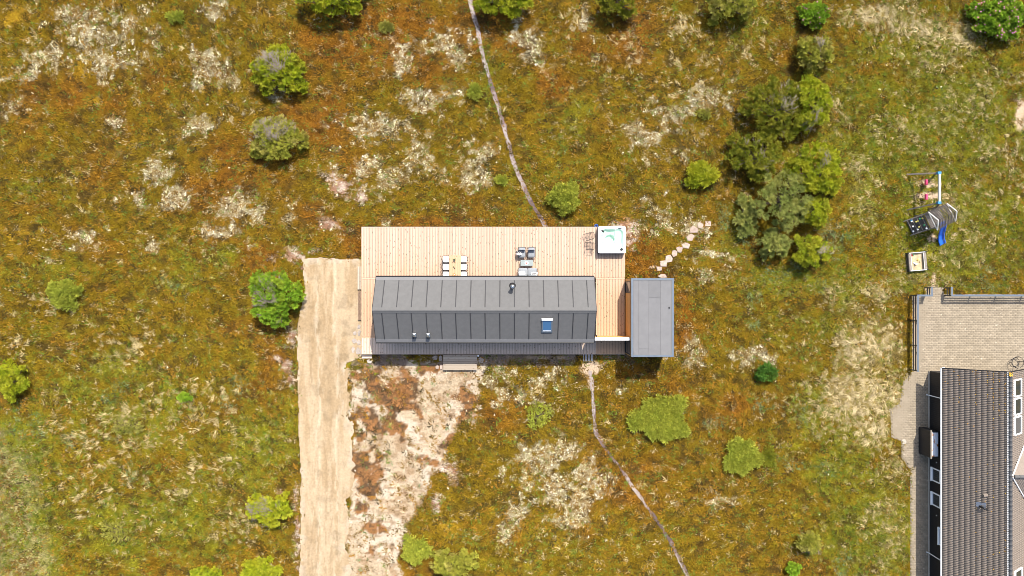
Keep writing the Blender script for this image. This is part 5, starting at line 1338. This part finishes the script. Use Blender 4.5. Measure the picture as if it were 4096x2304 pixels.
def lumps(n, rad, seed):
    r = np.random.default_rng(seed); V = []; F = []; va = []
    for k in range(n):
        c = np.array([*(r.normal(size=2)*rad), 0]); q = rad*r.uniform(.35, .8); m = 6
        ring = [(c[0]+q*math.cos(6.283*j/m)*r.uniform(.6, 1.3), c[1]+q*math.sin(6.283*j/m)*r.uniform(.6, 1.3), r.uniform(0, .02)) for j in range(m)]
        top = (c[0], c[1], q*r.uniform(.4, .9)); b0 = len(V); V += ring+[top]
        F += [(b0+j, b0+(j+1) % m, b0+6, b0+6) for j in range(m)]; va += [r.uniform(.3, .7)]*7
    F = np.array([f[:3] for f in F])
    return np.array(V), F, np.array(va)
def protos(name, L_):
    c = bpy.data.collections.new(name)
    for i, (V, F, va) in enumerate(L_): c.objects.link(proto('%s_clump_%02d' % (name, i), V, F, va))
    return c, len(L_)
def scatter(name, label, cat, x, y, rot, scl, tint, pc):
    coll, k = pc; n = len(x)
    V = np.stack([x, y, height(x, y)-.01], 1)
    me = bpy.data.meshes.new(name); me.vertices.add(n); me.vertices.foreach_set('co', V.astype('f').ravel())
    t4 = np.ones((n, 4), 'f'); t4[:, :3] = np.clip(tint, 0, 1)
    for an, typ, data, key in (('rot', 'FLOAT_VECTOR', rot, 'vector'), ('scl', 'FLOAT_VECTOR', scl, 'vector'), ('tint', 'FLOAT_COLOR', t4, 'color'), ('pick', 'INT', rng.integers(0, k, n), 'value')):
        a = me.attributes.new(an, typ, 'POINT'); a.data.foreach_set(key, np.asarray(data, 'i' if typ == 'INT' else 'f').ravel())
    me.update(); ob = link(name, me)
    ng = bpy.data.node_groups.new(name+'_scatter', 'GeometryNodeTree')
    ng.interface.new_socket('Geometry', in_out='INPUT', socket_type='NodeSocketGeometry'); ng.interface.new_socket('Geometry', in_out='OUTPUT', socket_type='NodeSocketGeometry')
    gi = ng.nodes.new('NodeGroupInput'); go = ng.nodes.new('NodeGroupOutput'); ip = ng.nodes.new('GeometryNodeInstanceOnPoints'); ci = ng.nodes.new('GeometryNodeCollectionInfo')
    ci.inputs['Collection'].default_value = coll; ci.inputs['Separate Children'].default_value = True; ci.inputs['Reset Children'].default_value = True
    ip.inputs['Pick Instance'].default_value = True
    def na(nm, ty): q = ng.nodes.new('GeometryNodeInputNamedAttribute'); q.data_type = ty; q.inputs[0].default_value = nm; return q.outputs[0]
    e = ng.nodes.new('FunctionNodeEulerToRotation'); lk = ng.links.new
    lk(gi.outputs[0], ip.inputs['Points']); lk(ci.outputs[0], ip.inputs['Instance']); lk(na('pick', 'INT'), ip.inputs['Instance Index'])
    lk(na('rot', 'FLOAT_VECTOR'), e.inputs[0]); lk(e.outputs[0], ip.inputs['Rotation']); lk(na('scl', 'FLOAT_VECTOR'), ip.inputs['Scale']); lk(ip.outputs[0], go.inputs[0])
    ob.modifiers.new('scatter', 'NODES').node_group = ng
    return props(ob, label, cat, kind='stuff')
SX, SY = 45.5, 26.5
def sample(density):
    n = int(density*4*SX*SY); return rng.uniform(-SX, SX, n), rng.uniform(-SY, SY, n)
STN = [(*P(a[0], a[1])[:2], max(a[2], a[3])/100*1.05) for a in SS+FS+FS2]
def nofly(x, y, m=.03):
    st = np.zeros(x.shape, bool)
    for a, b, q in STN: st |= (x-a)**2+(y-b)**2 < q*q
    return st | built(x, y, m) | (drive_sd(x, y) > -.02) | (np.abs(line_d(x, y, PATH1)) < .17) | (np.abs(line_d(x, y, PATH2)) < .15)
def rots(n, tilt=.15, ang=None):
    r_ = rng.normal(size=(n, 3))*tilt; r_[:, 2] = rng.uniform(0, 6.283, n) if ang is None else ang; return r_
def vscl(n, a, b, zf=1.): q = rng.uniform(a, b, (n, 1)); return np.concatenate([q, q, q*zf*rng.uniform(.8, 1.2, (n, 1))], 1)
def bareish(x, y):
    return np.maximum(np.maximum(bare_m(x, y)*.93, sstep(.3, .5, ells(x, y, SAND)*.75)), sstep(.45, .6, ells(x, y, PINK)*.7+(fbm(x, y, .8, 4, 15)-.5)*.9))

# heather and moss
hp = protos('heather', [blades(15, .07, .16, .034, 1, 35, 85, 500+i, 0, .3, .085) for i in range(6)])
x, y = sample(34); ok = ~nofly(x, y); x, y = x[ok], y[ok]
st_ = ells(x, y, STRAW); dn = .95-.75*bareish(x, y)-.5*np.clip(st_-.5, 0, .6)-.30*lichen_m(x, y)
bm = bare_m(x, y); dn = np.where(bm > .5, .10+.75*sstep(.5, .66, ells(x, y, BROWNPATCH)*.55+(fbm(x, y, .9, 4, 15)-.5)*1.2), dn)
ok = rng.random(len(x)) < dn; x, y = x[ok], y[ok]; n = len(x)
c = ground_col(x, y); q = fbm(x, y, .45, 3, 151); lum = c.mean(1)
c = np.where((lum > .16)[:, None] & (rng.random(n) < .7)[:, None], np.array([.13, .075, .018])*1.0, c)
c = c*rng.uniform(.55, 1.55, (n, 1))*(.75+.6*q[:, None])
rn = rng.random(n)
c = np.where((rn < .06)[:, None], np.array([.10, .14, .02]), c); c = np.where(((rn > .06) & (rn < .13))[:, None], np.array([.24, .12, .015]), c); c = np.where(((rn > .13) & (rn < .20))[:, None], np.array([.04, .03, .012]), c); c = np.where(((rn > .20) & (rn < .235))[:, None], np.array([.30, .235, .12]), c)
s_ = vscl(n, .7, 1.5); s_[:, 0] *= 1.35
scatter('heather', 'low brown and olive heather covering the heath', 'heather', x, y, rots(n, .12, rng.normal(size=n)*.45+(fbm(x, y, 9, 2, 77)-.5)*2.5), s_, c, hp)

# pale reindeer lichen
lp = protos('lichen', [lumps(7, .055, 600+i) for i in range(5)])
x, y = sample(60); ok = ~nofly(x, y, .1); x, y = x[ok], y[ok]
dn = lichen_m(x, y)*(1-bare_m(x, y))*.72+.004*sstep(.3, .6, fbm(x, y, 3, 3, 8))
dn = np.maximum(dn, sstep(.4, .6, ells(x, y, PINK))*.10)
ok = rng.random(len(x)) < dn; x, y = x[ok], y[ok]; n = len(x)
c = np.array([.53, .485, .34])*rng.uniform(.62, 1.25, (n, 1)); c[:, 2] *= rng.uniform(.75, 1.15, n)
scatter('lichen', 'cream white lichen patches on the heath', 'lichen', x, y, rots(n, .2), vscl(n, .5, 1.35), c, lp)

# dry straw grass
gp = protos('dry_grass', [blades(10, .26, .62, .024, 1, 50, 86, 700+i, .62, .5, .05) for i in range(6)])
x, y = sample(30); ok = ~nofly(x, y, .12); x, y = x[ok], y[ok]
e_ = ells(x, y, STRAW, 1.15); dn = np.clip((e_-.12)*.95+(fbm(x, y, 1.4, 3, 33)-.5)*1.0*sstep(.1, .3, e_), 0, 1)*.85+.002
dn = dn*(1-bareish(x, y)); ok = rng.random(len(x)) < dn; x, y = x[ok], y[ok]; n = len(x)
wnd = (fbm(x, y, 5, 2, 44)-.5)*3.2+2.9; an = wnd+rng.normal(size=n)*.45
right = sstep(19, 24, x)
strong = sstep(.5, 1.0, ells(x, y, STRAW))
c = np.array([.44, .345, .17])*(1-strong[:, None])+np.array([.50, .40, .215])*strong[:, None]; c = c*rng.uniform(.55, 1.2, (n, 1))
gm = (rng.random(n) < .10+.40*right*(1-strong))[:, None]; c = np.where(gm, np.array([.17, .165, .03])*rng.uniform(.7, 1.3, (n, 1)), c)
scatter('dry_grass', 'straw coloured tufts of dry dune grass', 'grass', x, y, rots(n, .1, an), vscl(n, .55, 1.15), c, gp)

# short green grass
gg = protos('green_grass', [blades(14, .12, .32, .026, 1, 20, 75, 800+i, 0, .4, .06) for i in range(5)])
x, y = sample(22); ok = ~nofly(x, y, .06); x, y = x[ok], y[ok]
e_ = ells(x, y, GREEN); dn = np.clip(e_*.95-.12+(fbm(x, y, 1.2, 3, 35)-.5)*.9, 0, 1)*(1-bareish(x, y)); ok = rng.random(len(x)) < dn; x, y = x[ok], y[ok]; n = len(x)
c = np.where((rng.random(n) < .65)[:, None], np.array([.15, .155, .016]), np.array([.085, .125, .014]))*rng.uniform(.6, 1.4, (n, 1))
c = np.where((rng.random(n) < .18)[:, None], np.array([.27, .24, .07])*rng.uniform(.7, 1.2, (n, 1)), c)
scatter('green_grass', 'short yellow green grass between the heather and the dune grass', 'grass', x, y, rots(n, .15), vscl(n, .6, 1.3), c, gg)

# creeping willow mats
bp = protos('creeping_willow', [blades(14, .05, .10, .055, 1, 40, 80, 900+i, 0, .2, .09) for i in range(4)])
x, y = sample(30); ok = ~nofly(x, y, .1); x, y = x[ok], y[ok]
dn = sstep(.38, .6, ells(x, y, BLUEG)*.75+(fbm(x, y, .9, 4, 37)-.5)*.9)*.9*(1-bare_m(x, y))+.008; ok = rng.random(len(x)) < dn; x, y = x[ok], y[ok]; n = len(x)
c = np.where((rng.random(n) < .6)[:, None], np.array([.125, .165, .075]), np.array([.075, .12, .04]))*rng.uniform(.6, 1.4, (n, 1))
scatter('creeping_willow', 'grey green leafy mats of creeping willow', 'ground cover', x, y, rots(n, .2), vscl(n, .7, 1.4), c, bp)

# loose turf crumbs and roots on the bare sand
cp = protos('turf_crumbs', [lumps(5, .05, 950+i) for i in range(4)])
x, y = sample(16); ok = ~built(x, y, .05) & (drive_sd(x, y) < -.02); x, y = x[ok], y[ok]
e_ = np.maximum(bare_m(x, y), sstep(.25, .5, ells(x, y, PINK)))
dn = e_*np.clip(.12+1.6*(fbm(x, y, 1.1, 4, 39)-.5), .03, .9); ok = rng.random(len(x)) < dn; x, y = x[ok], y[ok]; n = len(x)
pal = np.array([[.16, .08, .03], [.10, .055, .025], [.22, .11, .05], [.40, .34, .27], [.12, .10, .012]]); c = pal[rng.integers(0, 5, n)]*rng.uniform(.7, 1.3, (n, 1))
scatter('turf_crumbs', 'brown turf crumbs and roots strewn over bare sand', 'debris', x, y, rots(n, .3), vscl(n, .4, 1.5, .8), c, cp)
